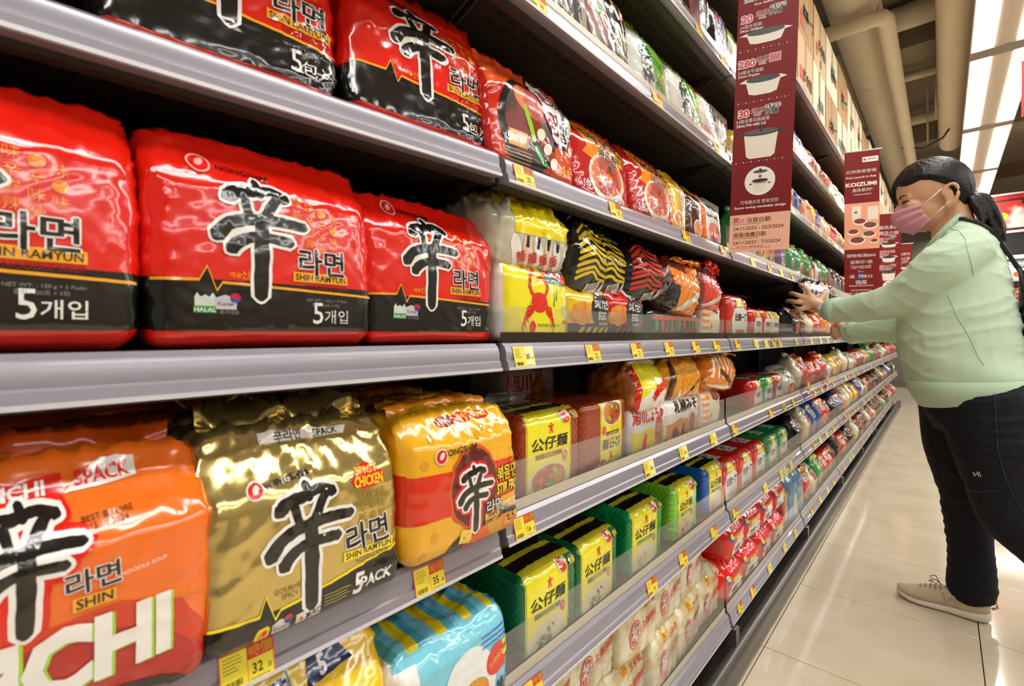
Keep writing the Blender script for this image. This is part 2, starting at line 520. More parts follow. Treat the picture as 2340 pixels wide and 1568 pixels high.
# ------------------------------------------------------------------ shelving
LX = -0.465                                    # plane of the price rails
SEAMS = [-0.50, 0.498, 1.485, 2.49, 3.50, 4.50, 5.50, 6.50, 7.50, 8.50]
RAILZ = {'B': 0.126, 'L2': 0.433, 'L1': 0.691, 'M': 0.947, 'U1': 1.22, 'U2': 1.50, 'T': 1.767, 'TT': 2.09}
LEVELS = ['B', 'L2', 'L1', 'M', 'U1', 'U2', 'T', 'TT']
TOPZ = {k: v + 0.039 for k, v in RAILZ.items()}
BAYN = ['nearest', 'second', 'third', 'fourth', 'fifth', 'sixth', 'seventh', 'eighth', 'farthest']
RAILP = [(-.019, .0385), (-.014, .039), (-.008, .034), (-.005, .026), (-.0045, .0145), (-.0015, .0125), (0, .0025), (-.0015, 0), (-.006, 0), (-.021, .002), (-.021, .0385)]
M_TAGY = plain('#f2dc3c', 0.4, name='yellow_tag_card')
M_TAGR = plain('#d8322a', 0.4, name='red_tag_ink')
M_TAGP = plain('#f6ea9a', 0.4, name='pale_tag_card')
M_TAGO = plain('#ef7a52', 0.4, name='orange_red_tag_edge')
M_INK = plain('#1c1a16', 0.5, name='black_ink')
M_INKS = plain('#8a7a28', 0.5, name='faint_ink')
def price_tag(parent, y, price, special, w=0.046, h=0.033, fine=True, dz=0.0):
    """a paper card clipped to the rail; lies on the slanted rail face"""
    # rail face axis: from bottom (0,0) to top (-.008,.034)
    ax = Vector((-.0085, 0, .034)).normalized(); n = Vector((.034, 0, .0085)).normalized()
    org = Vector((LX + 0.0012, y, 0.0018 + dz))
    def to3(u, v, l):
        return tuple(org + Vector((0, 1, 0)) * u + ax * v + n * (l + 0.0006))
    it = []
    if special:
        it.append(pR(-w / 2, 0, w / 2, h, M_TAGO, 0))
        it.append(pR(-w / 2 + .0012, .0012, w / 2 - .0012, h - .0012, M_TAGY, 1))
        it.append(pR(0.0, h * .62, w / 2, h, M_TAGR, 2))
        if fine: it.append(pT('特價', w * .25, h * .81, h * .24, M_TAGY, 0.01, lay=3))
        px_, py_ = w * .22, h * .36
        it.append(pR(-.0003, .001, .0003, h - .001, M_TAGO, 2))
    else:
        it.append(pR(-w / 2, 0, w / 2, h, M_TAGY, 0))
        it.append(pR(0.002, 0, w / 2, h, M_TAGP, 1))
        px_, py_ = w * .22, h * .52
    it.append(pT(price, px_ - .002, py_, h * .27, M_INK, 0.008, xs=.8, lay=3))
    if fine:
        it.append(pT('.0', px_ + h * .24, py_ - h * .06, h * .13, M_INK, 0, lay=3))
        rg = random.Random(int(y * 1000))
        for k in range(5):
            x0 = -w / 2 + .003; L = w * (.22 + .12 * rg.random())
            it.append(pR(x0, h * (.86 - .09 * k), x0 + L, h * (.885 - .09 * k), M_INKS, 2))
        for k in range(14):
            x0 = -w / 2 + .003 + k * .0011
            it.append(pR(x0, h * .12, x0 + (.0007 if rg.random() > .4 else .0004), h * .28, M_INK, 2))
        it.append(pR(w * .05, h * .1, w * .4, h * .125, M_INKS, 2))
    o = flat_print(it, 'price_tag', parent, to3, 0.00018)
    return o

SHN = ['lowest', 'second', 'third', 'fourth', 'fifth', 'sixth', 'seventh', 'topmost']
BAYS = {}
SHELF = {}
for b in range(len(SEAMS) - 1):
    y0, y1 = SEAMS[b], SEAMS[b + 1]
    ym = (y0 + y1) / 2
    root = empty('shelving_frame', (LX, ym, 0))
    tag(root, 'dark steel back frame of the %s shelving bay' % BAYN[b], 'shelving', 'back frames of the shelving run')
    BAYS[b] = root
    inv = Vector((LX, ym, 0))
    def loc_part(o):
        o.parent = root
        o.location = Vector(o.location) - inv
        return o
    MB().box(-.985 - LX, -.965 - LX, y0 - ym + .001, y1 - ym - .001, .06, 2.5).build('back_panel', M_BACK, root)
    for s in (y0, y1):
        d = .001 if s == y0 else -.031
        up = MB()
        up.box(-.962 - LX, -.915 - LX, s - ym + d, s - ym + d + .03, .0, 2.5)
        up.build('upright', M_DARK, root)
    root = empty('bumper_plinth', (LX, ym, 0))
    tag(root, 'dark base with metal bumper rail under the %s shelving bay' % BAYN[b], 'shelving base', 'bases of the shelving run')
    # plinth: recessed dark box with a pale strip, rounded bumper rail standing on the floor
    MB().box(-.90 - LX, -.505 - LX, y0 - ym, y1 - ym, 0.002, .118).build('plinth', M_DARK, root)
    MB().box(-.503 - LX, -.495 - LX, y0 - ym + .04, y1 - ym - .04, .085, .108).build('kick_strip', plain('#a59d92', .4, .3, name='pale_kick_strip'), root)
    prof = [(-.047, .001), (-.002, .001), (0, .006), (-.001, .04), (-.004, .058), (-.010, .068), (-.018, .073), (-.030, .073), (-.040, .066), (-.047, .05)]
    bp_ = MB().prism_y([(p[0] + .035, p[1]) for p in prof], y0 - ym, y1 - ym).build('bumper_rail', M_CHROME, root)
    smooth_by_angle(bp_, .7)
    MB().box(-.03, .012, y0 - ym + .0, y0 - ym + .03, .06, .122).build('bumper_bracket', M_CHROME, root)
    for lv in LEVELS:
        if lv == 'TT' and b == 0: continue
        z = RAILZ[lv] - (.010 if (b, lv) == (0, 'L1') else 0)
        sh = MB()
        a0, a1 = y0 - ym + .003, y1 - ym - .003
        sh.box(-.912 - LX, -.482 - LX, a0, a1, .018, .039)
        sh.box(-.50 - LX, -.484 - LX, a0, a1, -.004, .018)
        # side brackets hanging under the board
        for s in ((a0 + .002, a1 - .005) if lv != 'B' else ()):
            sh.add([(-.912 - LX, s, .017), (-.52 - LX, s, .017), (-.60 - LX, s, -.012), (-.912 - LX, s, -.045),
                    (-.912 - LX, s + .003, .017), (-.52 - LX, s + .003, .017), (-.60 - LX, s + .003, -.012), (-.912 - LX, s + .003, -.045)],
                   [(0, 1, 2, 3), (7, 6, 5, 4), (0, 4, 5, 1), (1, 5, 6, 2), (2, 6, 7, 3), (3, 7, 4, 0)])
        # rows of slots under the board
        if b in (0, 1, 2):
            for yy in np.arange(a0 + .05, a1 - .05, .03):
                for xx in (-.535, -.56):
                    sh.box(xx - LX, xx + .008 - LX, yy, yy + .014, .0172, .0181, 1)
        so = sh.build('shelf', [M_BOARD, M_BACK], None, loc=(LX, ym, z))
        tag(so, 'dark shelf with grey price rail, %s from the floor, %s bay' % (SHN[LEVELS.index(lv)], BAYN[b]), 'shelf', 'shelves of the run')
        SHELF[(b, lv)] = so
        rl = MB().prism_y(RAILP, a0 + .004, a1 - .004).build('price_rail', [M_RAIL], so)
        smooth_by_angle(rl, .5)
        ed = MB().prism_y([(.0006, .0008), (.0018, .0002), (.0018, .0042), (.0006, .0042)], a0 + .004, a1 - .004).build('rail_edge', M_RAIL2, so)
        if b >= 1 and lv in ('U2', 'M', 'L1', 'L2', 'B', 'U1', 'T'):
            hgt = {'U2': .062, 'M': .056, 'L1': .075, 'L2': .078, 'B': .085, 'U1': 0, 'T': .03}[lv]
            if b >= 2 and lv == 'U1': hgt = .07
            if b >= 2 and lv == 'T': hgt = .06
            if hgt:
                gd = MB()
                gd.box(-.0205, -.0185, a0 + .006, a1 - .006, .0392, .0392 + hgt)
                gd = gd.build('acrylic_guard', M_CLEAR, None, loc=(LX, ym, z))
                tag(gd, 'clear acrylic guard along the %s shelf from the floor, %s bay' % (SHN[LEVELS.index(lv)], BAYN[b]), 'shelf guard', 'clear guards along the shelves')
                MB().box(-.0182, -.0166, a0 + .006, a1 - .006, .0394, .0394 + .016).build('foot_strip', M_STRIP if lv != 'M' else plain('#4a4038', .15, .6, name='mirror_guard_foot'), gd)
# the second shelf from the top of the nearest bay hangs askew, its near end further back
so = SHELF[(0, 'U1')]
so.rotation_euler = (0, 0, 0.0)
piv = Vector((0, SEAMS[1] - (SEAMS[0] + SEAMS[1]) / 2, 0))
ang = -0.088
R_ = Matrix.Rotation(ang, 4, 'Z')
so.location = Vector((LX, (SEAMS[0] + SEAMS[1]) / 2, RAILZ['U1'] + .004)) + piv - (R_ @ piv)
so.rotation_euler = (0, 0, ang)

# price tags read from the photograph: (bay, shelf, pixel column, price, special offer, shelf height fine print)
def tag_at(b, lv, px, price, special, **k):
    y = Yat(px, -LX) - (SEAMS[b] + SEAMS[b + 1]) / 2
    o = price_tag(SHELF[(b, lv)], y, price, special, **k)
    o.location = (-LX, 0, 0)
    return o
for px, p, s in ((1201, '30', 0), (1359, '22', 1), (1458, '22', 1), (1532, '22', 1), (1593, '22', 1), (1640, '23', 1)):
    tag_at(1, 'M', px, p, s)
for px, p, s in ((1688, '23', 1), (1730, '23', 0), (1770, '23', 1)):
    tag_at(2, 'M', px, p, s)
for px, p, s in ((1202, '16', 1), (1487, '54', 0), (1565, '54', 0), (1633, '71', 0)):
    tag_at(1, 'L1', px, p, s)
for px, p, s in ((1682, '23', 1), (1793, '23', 0)):
    tag_at(2, 'L1', px, p, s)
for px, p, s in ((1222, '16', 1), (1493, '16', 1), (1564, '16', 1), (1634, '16', 1)):
    tag_at(1, 'L2', px, p, s)
for px, p, s in ((1683, '16', 1), (1795, '16', 0)):
    tag_at(2, 'L2', px, p, s)
for px, p, s in ((1202, '32', 1), (1410, '32', 1), (1571, '32', 1), (1655, '32', 1)):
    tag_at(1, 'U1', px, p, s)
for px, p, s in ((1232, '33', 1), (1505, '33', 1), (1640, '33', 1)):
    tag_at(1, 'U2', px, p, s)
for px, p, s in ((1600, '35', 1), (1655, '35', 1)):
    tag_at(1, 'T', px, p, s)
tag_at(1, 'B', 1420, '18', 1); tag_at(2, 'B', 1694, '20', 1)
for px, p in ((568, '32'), (985, '35')):
    tag_at(0, 'L1', px, p, 1)
rg = random.Random(5)
for b in range(2, 9):
    for lv in LEVELS[:-1]:
        n = 4 if b < 5 else 3
        for k in range(n):
            y = SEAMS[b] + .16 + (k + rg.random() * .5) * .8 / n
            if b == 2 and lv in ('M', 'L1', 'L2') and k == 0: continue
            o = price_tag(SHELF[(b, lv)], y - (SEAMS[b] + SEAMS[b + 1]) / 2, rg.choice(['16', '18', '22', '23', '28', '32', '35']), rg.random() < .4, fine=False)
            o.location = (-LX, 0, 0)
# ------------------------------------------------------------------ wrapped packs
def smoothstep(a, b, x):
    t = np.clip((x - a) / (b - a), 0, 1)
    return t * t * (3 - 2 * t)

class Shape:
    """the surface of a soft wrapped pack: a rounded box, bulged, creased, drawn in towards its top seam"""
    def __init__(s, W, H, D, r=.02, bulge=.008, lump=.003, crease=.0012, taper=.35, tstart=.55, lean=0.0, seed=1, sag=0.0, waist=0.0, topdip=0.0, skew=0.0, bot=0.0):
        s.__dict__.update(locals())
        rg = np.random.RandomState(seed)
        s.low = [(rg.normal(size=3) * np.array([14, 14, 12]), rg.rand() * 6.28, .6 + .4 * rg.rand()) for _ in range(5)]
        s.cr = []
        for _ in range(9):
            d = rg.normal(size=3); d[1] *= .5
            d /= np.linalg.norm(d)
            s.cr.append((d * (90 + 150 * rg.rand()), rg.rand() * 6.28, rg.normal(size=3) * 16, rg.rand() * 6.28, .5 + .5 * rg.rand()))
    def at(s, P):
        h = np.array([s.W / 2, s.D / 2, s.H / 2]); r = min(s.r, h.min() * .98)
        p = P * h
        c = np.clip(p, -(h - r), h - r)
        d = p - c
        n = d / np.maximum(np.linalg.norm(d, axis=1, keepdims=True), 1e-9)
        q = c + n * r
        fx = 1 - (q[:, 0] / h[0]) ** 2; fz = 1 - (q[:, 2] / h[2]) ** 2; fy = 1 - (q[:, 1] / h[1]) ** 2
        q[:, 1] += n[:, 1] * s.bulge * np.clip(fx, 0, 1) ** .5 * np.clip(fz, 0, 1) ** .5
        q[:, 0] += n[:, 0] * s.bulge * .6 * np.clip(fz, 0, 1)
        q[:, 2] += n[:, 2] * s.bulge * .5 * np.clip(fx, 0, 1) * (P[:, 2] > 0)
        zt = P[:, 2]
        if s.topdip:
            q[:, 2] -= s.topdip * smoothstep(.2, 1, zt) * np.clip(fx, 0, 1) ** 2
        l = np.zeros(len(q)); 
        for k, ph, a in s.low:
            l += a * np.sin(q @ k + ph)
        cz = np.zeros(len(q))
        for k, ph, k2, ph2, a in s.cr:
            w = np.sin(q @ k + ph + 1.6 * np.sin(q @ k2 + ph2))
            m = np.clip(np.sin(q @ (k2 * 1.3) + ph2 * 2), 0, 1)
            cz += a * (1 - np.abs(w)) ** 3 * m
        edge = .35 + 1.3 * smoothstep(.3, .9, zt) + .5 * smoothstep(.6, 1, -zt) + .5 * smoothstep(.6, 1, np.abs(P[:, 0]))
        keep = smoothstep(-1.0, -.8, zt) * .85 + .15
        q = q + n * (s.lump * l[:, None] * .5 + s.crease * (cz * edge)[:, None]) * keep[:, None]
        t = smoothstep(s.tstart, 1, zt)
        q[:, 1] *= 1 - s.taper * t
        if s.bot:
            q[:, 1] *= 1 - s.bot * smoothstep(.5, 1, -zt)
        q[:, 0] *= 1 - s.waist * t
        q[:, 1] += s.lean * (q[:, 2] + h[2])
        q[:, 0] += s.skew * (q[:, 2] + h[2])
        if s.sag:
            q[:, 2] += s.sag * (q[:, 0] / h[0]) * smoothstep(-.2, 1, zt)
        q[:, 2] += h[2]
        q[:, 2] = np.maximum(q[:, 2], 0)
        return q, n

def body_mesh(name, shape, mats, paint=None, dens=.006, parent=None):
    """closed skin; paint(P) -> material index per face; also returns the grid of the front"""
    nx = max(6, int(shape.W / dens)); ny = max(4, int(shape.D / (dens * 1.6))); nz = max(6, int(shape.H / dens))
    gx, gy, gz = np.linspace(-1, 1, nx + 1), np.linspace(-1, 1, ny + 1), np.linspace(-1, 1, nz + 1)
    P = []; Q = []
    base = 0
    for ax, sg, (a, b) in ((1, -1, (gx, gz)), (1, 1, (gx, gz)), (0, -1, (gy, gz)), (0, 1, (gy, gz)), (2, -1, (gx, gy)), (2, 1, (gx, gy))):
        A, B = np.meshgrid(a, b, indexing='ij')
        pp = np.zeros((A.size, 3)); o = [i for i in range(3) if i != ax]
        pp[:, ax] = sg; pp[:, o[0]] = A.ravel(); pp[:, o[1]] = B.ravel()
        na, nb = len(a), len(b)
        idx = base + np.arange(na * nb).reshape(na, nb)
        f = np.stack([idx[:-1, :-1], idx[1:, :-1], idx[1:, 1:], idx[:-1, 1:]], -1).reshape(-1, 4)
        flip = (ax == 1 and sg == 1) or (ax == 0 and sg == -1) or (ax == 2 and sg == -1)
        if ax == 1 and sg == -1: flip = False
        if flip: f = f[:, ::-1]
        P.append(pp); Q.append(f); base += na * nb
    P = np.concatenate(P); F = np.concatenate(Q)
    key = np.round(P * 1e5).astype(np.int64)
    _, first, inv = np.unique(key, axis=0, return_index=True, return_inverse=True)
    inv = inv.reshape(-1)
    Pu = P[first]; F = inv[F]
    q, n = shape.at(Pu)
    fc = Pu[F].mean(1)
    idx = None if paint is None else paint(fc[:, 0], fc[:, 1], fc[:, 2])
    me = bpy.data.meshes.new(name)
    me.from_pydata(q.tolist(), [], F.tolist())
    for m in (mats if isinstance(mats, (list, tuple)) else [mats]): me.materials.append(m)
    if idx is not None: me.polygons.foreach_set('material_index', np.asarray(idx, dtype=np.int32))
    me.polygons.foreach_set('use_smooth', np.ones(len(F), dtype=bool))
    me.update()
    # front grid for the print
    A, B = np.meshgrid(gx, gz, indexing='ij')
    pf = np.stack([A.ravel(), -np.ones(A.size), B.ravel()], 1)
    G, N = shape.at(pf)
    G = G.reshape(nx + 1, nz + 1, 3)
    tu = np.gradient(G, axis=0); tv = np.gradient(G, axis=1)
    NN = np.cross(tu, tv); NN /= np.maximum(np.linalg.norm(NN, axis=2, keepdims=True), 1e-9)
    if NN[:, :, 1].mean() > 0: NN = -NN
    return me, (G, NN)

def wrap_print(items, grid, W, H):
    """lay print on the front of a pack: units are fractions of the height, origin lower left; returns {part: (V, F, I, mats)}"""
    G, NN = grid
    nx, nz = G.shape[0] - 1, G.shape[1] - 1
    out = {}
    for (v, f, m, lay, part) in items:
        if not len(v): continue
        u = np.asarray(v, float).copy()
        u[:, 0] *= H / W                                   # to fractions of width
        gu = np.clip(u, 0.001, .999)
        bm = bmesh.new()
        bv = [bm.verts.new((p[0] * nx, p[1] * nz, 0)) for p in gu]
        for q in f:
            try: bm.faces.new([bv[i] for i in q])
            except ValueError: pass
        x0, z0 = np.floor(gu.min(0) * (nx, nz)).astype(int); x1, z1 = np.ceil(gu.max(0) * (nx, nz)).astype(int)
        for k in range(x0 + 1, x1):
            bmesh.ops.bisect_plane(bm, geom=bm.verts[:] + bm.edges[:] + bm.faces[:], plane_co=(k, 0, 0), plane_no=(1, 0, 0))
        for k in range(z0 + 1, z1):
            bmesh.ops.bisect_plane(bm, geom=bm.verts[:] + bm.edges[:] + bm.faces[:], plane_co=(0, k, 0), plane_no=(0, 1, 0))
        bm.verts.index_update()
        c = np.array([w.co[:2] for w in bm.verts])
        if not len(c): bm.free(); continue
        i = np.clip(np.floor(c[:, 0]).astype(int), 0, nx - 1); j = np.clip(np.floor(c[:, 1]).astype(int), 0, nz - 1)
        a = (c[:, 0] - i)[:, None]; b = (c[:, 1] - j)[:, None]
        def bl(X): return X[i, j] * (1 - a) * (1 - b) + X[i + 1, j] * a * (1 - b) + X[i, j + 1] * (1 - a) * b + X[i + 1, j + 1] * a * b
        pos = bl(G) + bl(NN) * (0.00035 + 0.00022 * lay)
        V, F, I, mats = out.setdefault('food_picture' if part == 'food_picture' else 'printed_front', ([], [], [], []))
        if m not in mats: mats.append(m)
        mi = mats.index(m); n0 = len(V)
        V += pos.tolist()
        for q in bm.faces:
            if q.calc_area() < 1e-9: continue
            ids = [w.index + n0 for w in q.verts]
            if q.normal.z < 0: ids.reverse()
            F.append(ids); I.append(mi)
        bm.free()
    return out

def fin_mesh(name, shape, mat, h=.025, seed=1, amp=.006, bend=.0, n=40, w=.96, thick=.0007, zig=True, dy=0.0):
    """crimped seam standing on the top of the bag"""
    rg = np.random.RandomState(seed)
    xs = np.linspace(-w, w, n)
    P = np.stack([xs * .96, np.zeros(n), np.ones(n)], 1)
    base, _ = shape.at(P)
    base[:, 2] -= .004
    base[:, 1] += dy
    ph = rg.rand(3) * 6.28
    V = []; F = []
    rows = 5
    for k in range(rows):
        t = k / (rows - 1)
        off = amp * t * (np.sin(xs * 7 + ph[0]) + .6 * np.sin(xs * 15 + ph[1]))
        z = base[:, 2] + h * t * math.cos(bend * t) * (1 + .10 * np.sin(xs * 4 + ph[2]))
        y = base[:, 1] + off + h * t * math.sin(bend * t)
        if zig and k == rows - 1: z = z + .0009 * ((np.arange(n) % 2) * 2 - 1)
        V.append(np.stack([base[:, 0] * (1 + .02 * t), y, z], 1))
    V = np.concatenate(V)
    V2 = V.copy(); V2[:, 1] += thick
    for k in range(rows - 1):
        for j in range(n - 1):
            a = k * n + j
            F.append((a, a + 1, a + n + 1, a + n))
            b = a + rows * n
            F.append((b, b + n, b + n + 1, b + 1))
    R = rows * n
    for j in range(n - 1):
        a = (rows - 1) * n + j
        F.append((a, a + 1, a + 1 + R, a + R))
    me = bpy.data.meshes.new(name)
    me.from_pydata(np.concatenate([V, V2]).tolist(), [], F)
    me.materials.append(mat)
    me.polygons.foreach_set('use_smooth', np.ones(len(F), dtype=bool))
    me.update()
    return me

class Pack:
    """a product: body, print and seam meshes shared by all its copies"""
    def __init__(s, name, W, H, D, mats, items=(), paint=None, dens=.006, fin=None, cat='noodle pack', **sh):
        s.name, s.W, s.H, s.D, s.cat = name, W, H, D, cat
        s.shape = Shape(W, H, D, **sh)
        s.body, grid = body_mesh(name, s.shape, mats, paint, dens)
        s.parts = []
        for part, (V, F, I, ms) in wrap_print(items, grid, W, H).items():
            me = bpy.data.meshes.new(part)
            me.from_pydata(V, [], F)
            for m in ms: me.materials.append(m)
            me.polygons.foreach_set('material_index', np.asarray(I, dtype=np.int32))
            me.polygons.foreach_set('use_smooth', np.ones(len(F), dtype=bool))
            me.update()
            s.parts.append((part, me))
        for fk in ([] if not fin else fin if isinstance(fin, list) else [fin]):
            fk = dict(fk); fm = fk.pop('mat')
            s.parts.append(('top_seam', fin_mesh('top_seam', s.shape, fm, **fk)))
    def put(s, x, y, z, label, group=None, rz=0.0, rx=0.0, ry=0.0, sc=None):
        """x, y, z: middle of the base; faces the aisle"""
        o = bpy.data.objects.new(s.name, s.body)
        o.location = (x, y, z)
        o.rotation_euler = (rx, ry, math.pi / 2 + rz)
        if rx or ry:
            M = Matrix.Rotation(math.pi / 2 + rz, 4, 'Z') @ Matrix.Rotation(ry, 4, 'Y') @ Matrix.Rotation(rx, 4, 'X')
            o.rotation_euler = M.to_euler()
        if sc: o.scale = sc
        link(o)
        tag(o, label, s.cat, group)
        for part, me in s.parts:
            link(bpy.data.objects.new(part, me), o)
        return o
    def front(s, c, y0, z, label, group=None, **k):
        """front face on the plane x = -c, near edge at y0"""
        return s.put(-(c + s.D / 2), y0 + s.W / 2, z, label, group, **k)
# ------------------------------------------------------------------ inks and products
def K(h, **k): return film(h, **k)
RED, DRED, BLK, WHT, YEL, ORG = K('#e01c0c'), K('#8e1010'), K('#15120f', rough=.16), K('#eee9e2'), K('#f6dc1e'), K('#f5901e')
AMB, GOLDY = K('#efa81c'), K('#f2c312')
GRN, DGRN, LGRN, BRN, BLU, DBLU = K('#2e9b3f'), K('#0e5a2c'), K('#a2d22e'), K('#8e3a1c'), K('#2463c0'), K('#16285e')
CRM, GRY, TEAL, SKY, PNK, PUR = K('#efe6cf'), K('#8b8b8b'), K('#2fa6a0'), K('#7fcfe2'), K('#ef9a9a'), K('#6a3fa0')
NOOD = speckle('#a8541a', '#f0c878', '#d08a3c', 120, name='noodle_soup_print')
NOODR = speckle('#b5301a', '#f0a860', '#e2702c', 100, name='red_noodle_print')
NOODY = speckle('#d99a2a', '#f8dc84', '#e8641e', 130, name='yellow_noodle_print')
NOODD = speckle('#3a1c10', '#c2581c', '#7c1c10', 90, name='dark_soup_print')
NOODW = speckle('#d9cfa8', '#f2ecd2', '#e6dcae', 120, name='pale_noodle_print', dist=3.0)
GREENS = speckle('#17401c', '#4f8a3a', '#cfd6b8', 90, name='greens_print')

def kscale(items, k): return [(np.asarray(v) * k, f, m, l, q) for v, f, m, l, q in items]
def shin(x, y, s, ink=BLK, out=WHT, lay=3, ow=.034, glow=None):
    """the big brush-written character; local box about 0.45 wide, 0.62 high, foot at (x, y)"""
    S = [([(.455, .875), (.472, .80)], [.035, .05]),
         ([(.318, .765), (.37, .80), (.45, .812), (.53, .83), (.605, .80)], [.075, .068, .055, .05, .06]),
         ([(.395, .775), (.425, .65)], [.04, .042]),
         ([(.56, .80), (.515, .72), (.475, .62)], [.05, .055, .05]),
         ([(.272, .56), (.33, .632), (.45, .665), (.58, .672), (.705, .662)], [.075, .066, .06, .058, .05]),
         ([(.33, .50), (.39, .555), (.48, .578), (.625, .565)], [.066, .06, .05, .058]),
         ([(.477, .68), (.474, .5), (.468, .262)], [.066, .076, .066])]
    it = []
    for pas, (m, add) in enumerate(((glow, ow * 2.1), (out, ow), (ink, 0))):
        if m is None: continue
        for k, (p, w) in enumerate(S):
            it.append(pS([(x + (a - .468) * s, y + (b - .24) * s) for a, b in p], [(q + add) * s for q in w], m, lay + pas - 1, 'emblem', rough=.16 if pas == 2 else .08, seed=k + 3, n=6))
    return it
def zig(x0, x1, yl, yr, s=1.0, xz=.195):
    """top edge of the black band with its spike"""
    return [(x0, yl), (xz, yl + .006), (xz + .033 * s, yl + .075 * s), (xz + .073 * s, yl - .044 * s), (xz + .098 * s, yl - .002), (x1, yr)]
def band(path, yb, mat, lay=1):
    return pP(path + [(path[-1][0], yb), (path[0][0], yb)], mat, lay)
def strip(path, w, mat, lay=2):
    v = [(a, b + w / 2) for a, b in path] + [(a, b - w / 2) for a, b in path]
    n = len(path)
    return (np.array(v), [(i, i + n, i + n + 1, i + 1) for i in range(n - 1)], mat, lay, 'color_band')
def bowl(cx, cy, rx, ry, food, rim=WHT, top=None, lay=2, rot=0, seed=3):
    rg = random.Random(seed)
    it = [pE(cx, cy, rx, ry, rim, lay, 'food_picture', rot), pE(cx, cy + ry * .06, rx * .86, ry * .8, food, lay + 1, 'food_picture', rot)]
    for m, k in (top or []):
        for _ in range(k):
            q = rg.random() * 6.28; d = rg.random() * .55
            it.append(pE(cx + rx * d * math.cos(q), cy + ry * d * math.sin(q), rx * (.12 + .14 * rg.random()), ry * (.10 + .1 * rg.random()), m, lay + 2, 'food_picture', rg.random() * 180, 9, .25, rg.randrange(99)))
    return it
def taegeuk(x, y, s, lay=4):
    return [pP([(x - s * 1.6, y - s * .9), (x + s * .7, y - s * .9), (x + s * .7, y + s * .5), (x - s * .6, y + s * .9), (x - s * 1.6, y + s * .5)], K('#c9c6c8'), lay, 'emblem'),
            pE(x + s * .55, y + s * .55, s * .62, s * .62, K('#c8202c'), lay + 1, 'emblem', n=18),
            pP([(x - s * .05, y + s * .5), (x + s * .25, y + s * .62), (x + s * .55, y + s * .5), (x + s * .85, y + s * .42), (x + s * 1.15, y + s * .5), (x + s * .95, y + s * .08), (x + s * .55, y - s * .06), (x + s * .15, y + s * .08)], K('#1d3f9a'), lay + 2, 'emblem'),
            pT('Korea', x - s * .5, y - s * .2, s * .5, K('#6d6a70'), .01, lay=lay + 1)]
def seal_logo(x, y, s, a=RED, b=WHT, lay=4):
    return [pE(x, y, s * .95, s, b, lay, 'emblem', -20), pE(x, y, s * .78, s * .84, a, lay + 1, 'emblem', -20), pE(x + s * .05, y + s * .1, s * .3, s * .5, b, lay + 2, 'emblem', -30, 14)]

def shin_items(w, five='5', suf='개입', kor=True, small=False):
    p = zig(0, w, .328, .296)
    it = [band(p, .085, BLK, 1), strip(p, .014, AMB, 2)]
    it += shin(.468, .24, 1.0)
    it += outlined('라면', .80, .475, .115, BLK, WHT, .05, .03, lay=3)
    it += [pR(.635, .358, .955, .412, AMB, 3), pT('SHIN RAMYUN', .795, .385, .036, BLK, .012, lay=4, fit=.295), pT('NOODLE SOUP', .83, .335, .026, DRED, .012, lay=4, fit=.24)]
    it += [pT(five, .775, .186, .125, WHT, .005, lay=3, xs=.85), pT(suf, .885, .168, .062, WHT, .012, lay=3)]
    it += [pT('NET WT. : 120 g × 5 Packs', .83, .258, .016, GRY, .0, lay=3), pT('중량: 120克 × 5包', .82, .234, .016, GRY, .0, lay=3)]
    if kor:
        it += [pP([(.175, .205), (.262, .205), (.262, .25), (.25, .272), (.235, .25), (.218, .262), (.20, .25), (.187, .272), (.175, .25)], K('#cfd8cf'), 3, 'emblem'), pR(.172, .172, .264, .206, GRN, 4, 'emblem'), pT('HALAL', .218, .188, .022, WHT, .01, lay=5)]
        it += taegeuk(.325, .228, .04)
        it += [pT('국가대표', .32, .178, .018, GRY, 0, lay=4)]
    it += [pT('매울', .35, .368, .022, AMB, 0, lay=3), pT('신', .395, .372, .035, AMB, 0, lay=3)]
    # column of small orange characters and seals
    rg = random.Random(4)
    OY = K('#f08a1a')
    for i, cx in enumerate((.665, .735, .805, .875)):
        for j in range(4):
            if rg.random() < .12: continue
            cy = .80 - j * .068 - .02 * i
            if (i, j) in ((2, 0), (3, 1), (0, 3)):
                it += [pE(cx, cy, .027, .028, OY, 2, 'emblem', n=14)]
            else:
                it += [pT(rg.choice('辛辣味新鮮麵'), cx, cy, .042, OY, 0, lay=2, part='emblem')]
    it += seal_logo(.215, .925, .055, RED, K('#f2b3a8'))
    it += [pT('NONGSHIM', .41, .915, .034, BLK, .012, lay=3, rot=-4)]
    return it
def shin_paint(X, Y, Z):
    return np.where(Z < -.83, 0, np.where(Z < -.36, 1, 0))
SW, SH, SD = .205, .186, .125
kw = dict(r=.012, bulge=.009, lump=.004, crease=.0022, taper=.42, tstart=.45, lean=.05, waist=-.01)
SHH = (.202, .188)
P_SHIN = [Pack('noodle_multipack', SW, SHH[i], SD, [RED, BLK], kscale(shin_items(SW / SH), SH / SHH[i]), shin_paint, .0042, fin=dict(mat=RED, h=.03, seed=i, amp=.01, bend=1.2, dy=-.004), seed=11 + 7 * i, **kw) for i in range(2)]
P_SHINT = Pack('noodle_multipack', .212, .215, SD, [RED, BLK], shin_items(.212 / .215, '5', '包入', False), shin_paint, .0044, fin=dict(mat=RED, h=.03, seed=5, bend=1.0), seed=41, r=.014, bulge=.012, lump=.0045, crease=.0045, taper=.45, tstart=.3, lean=.12)

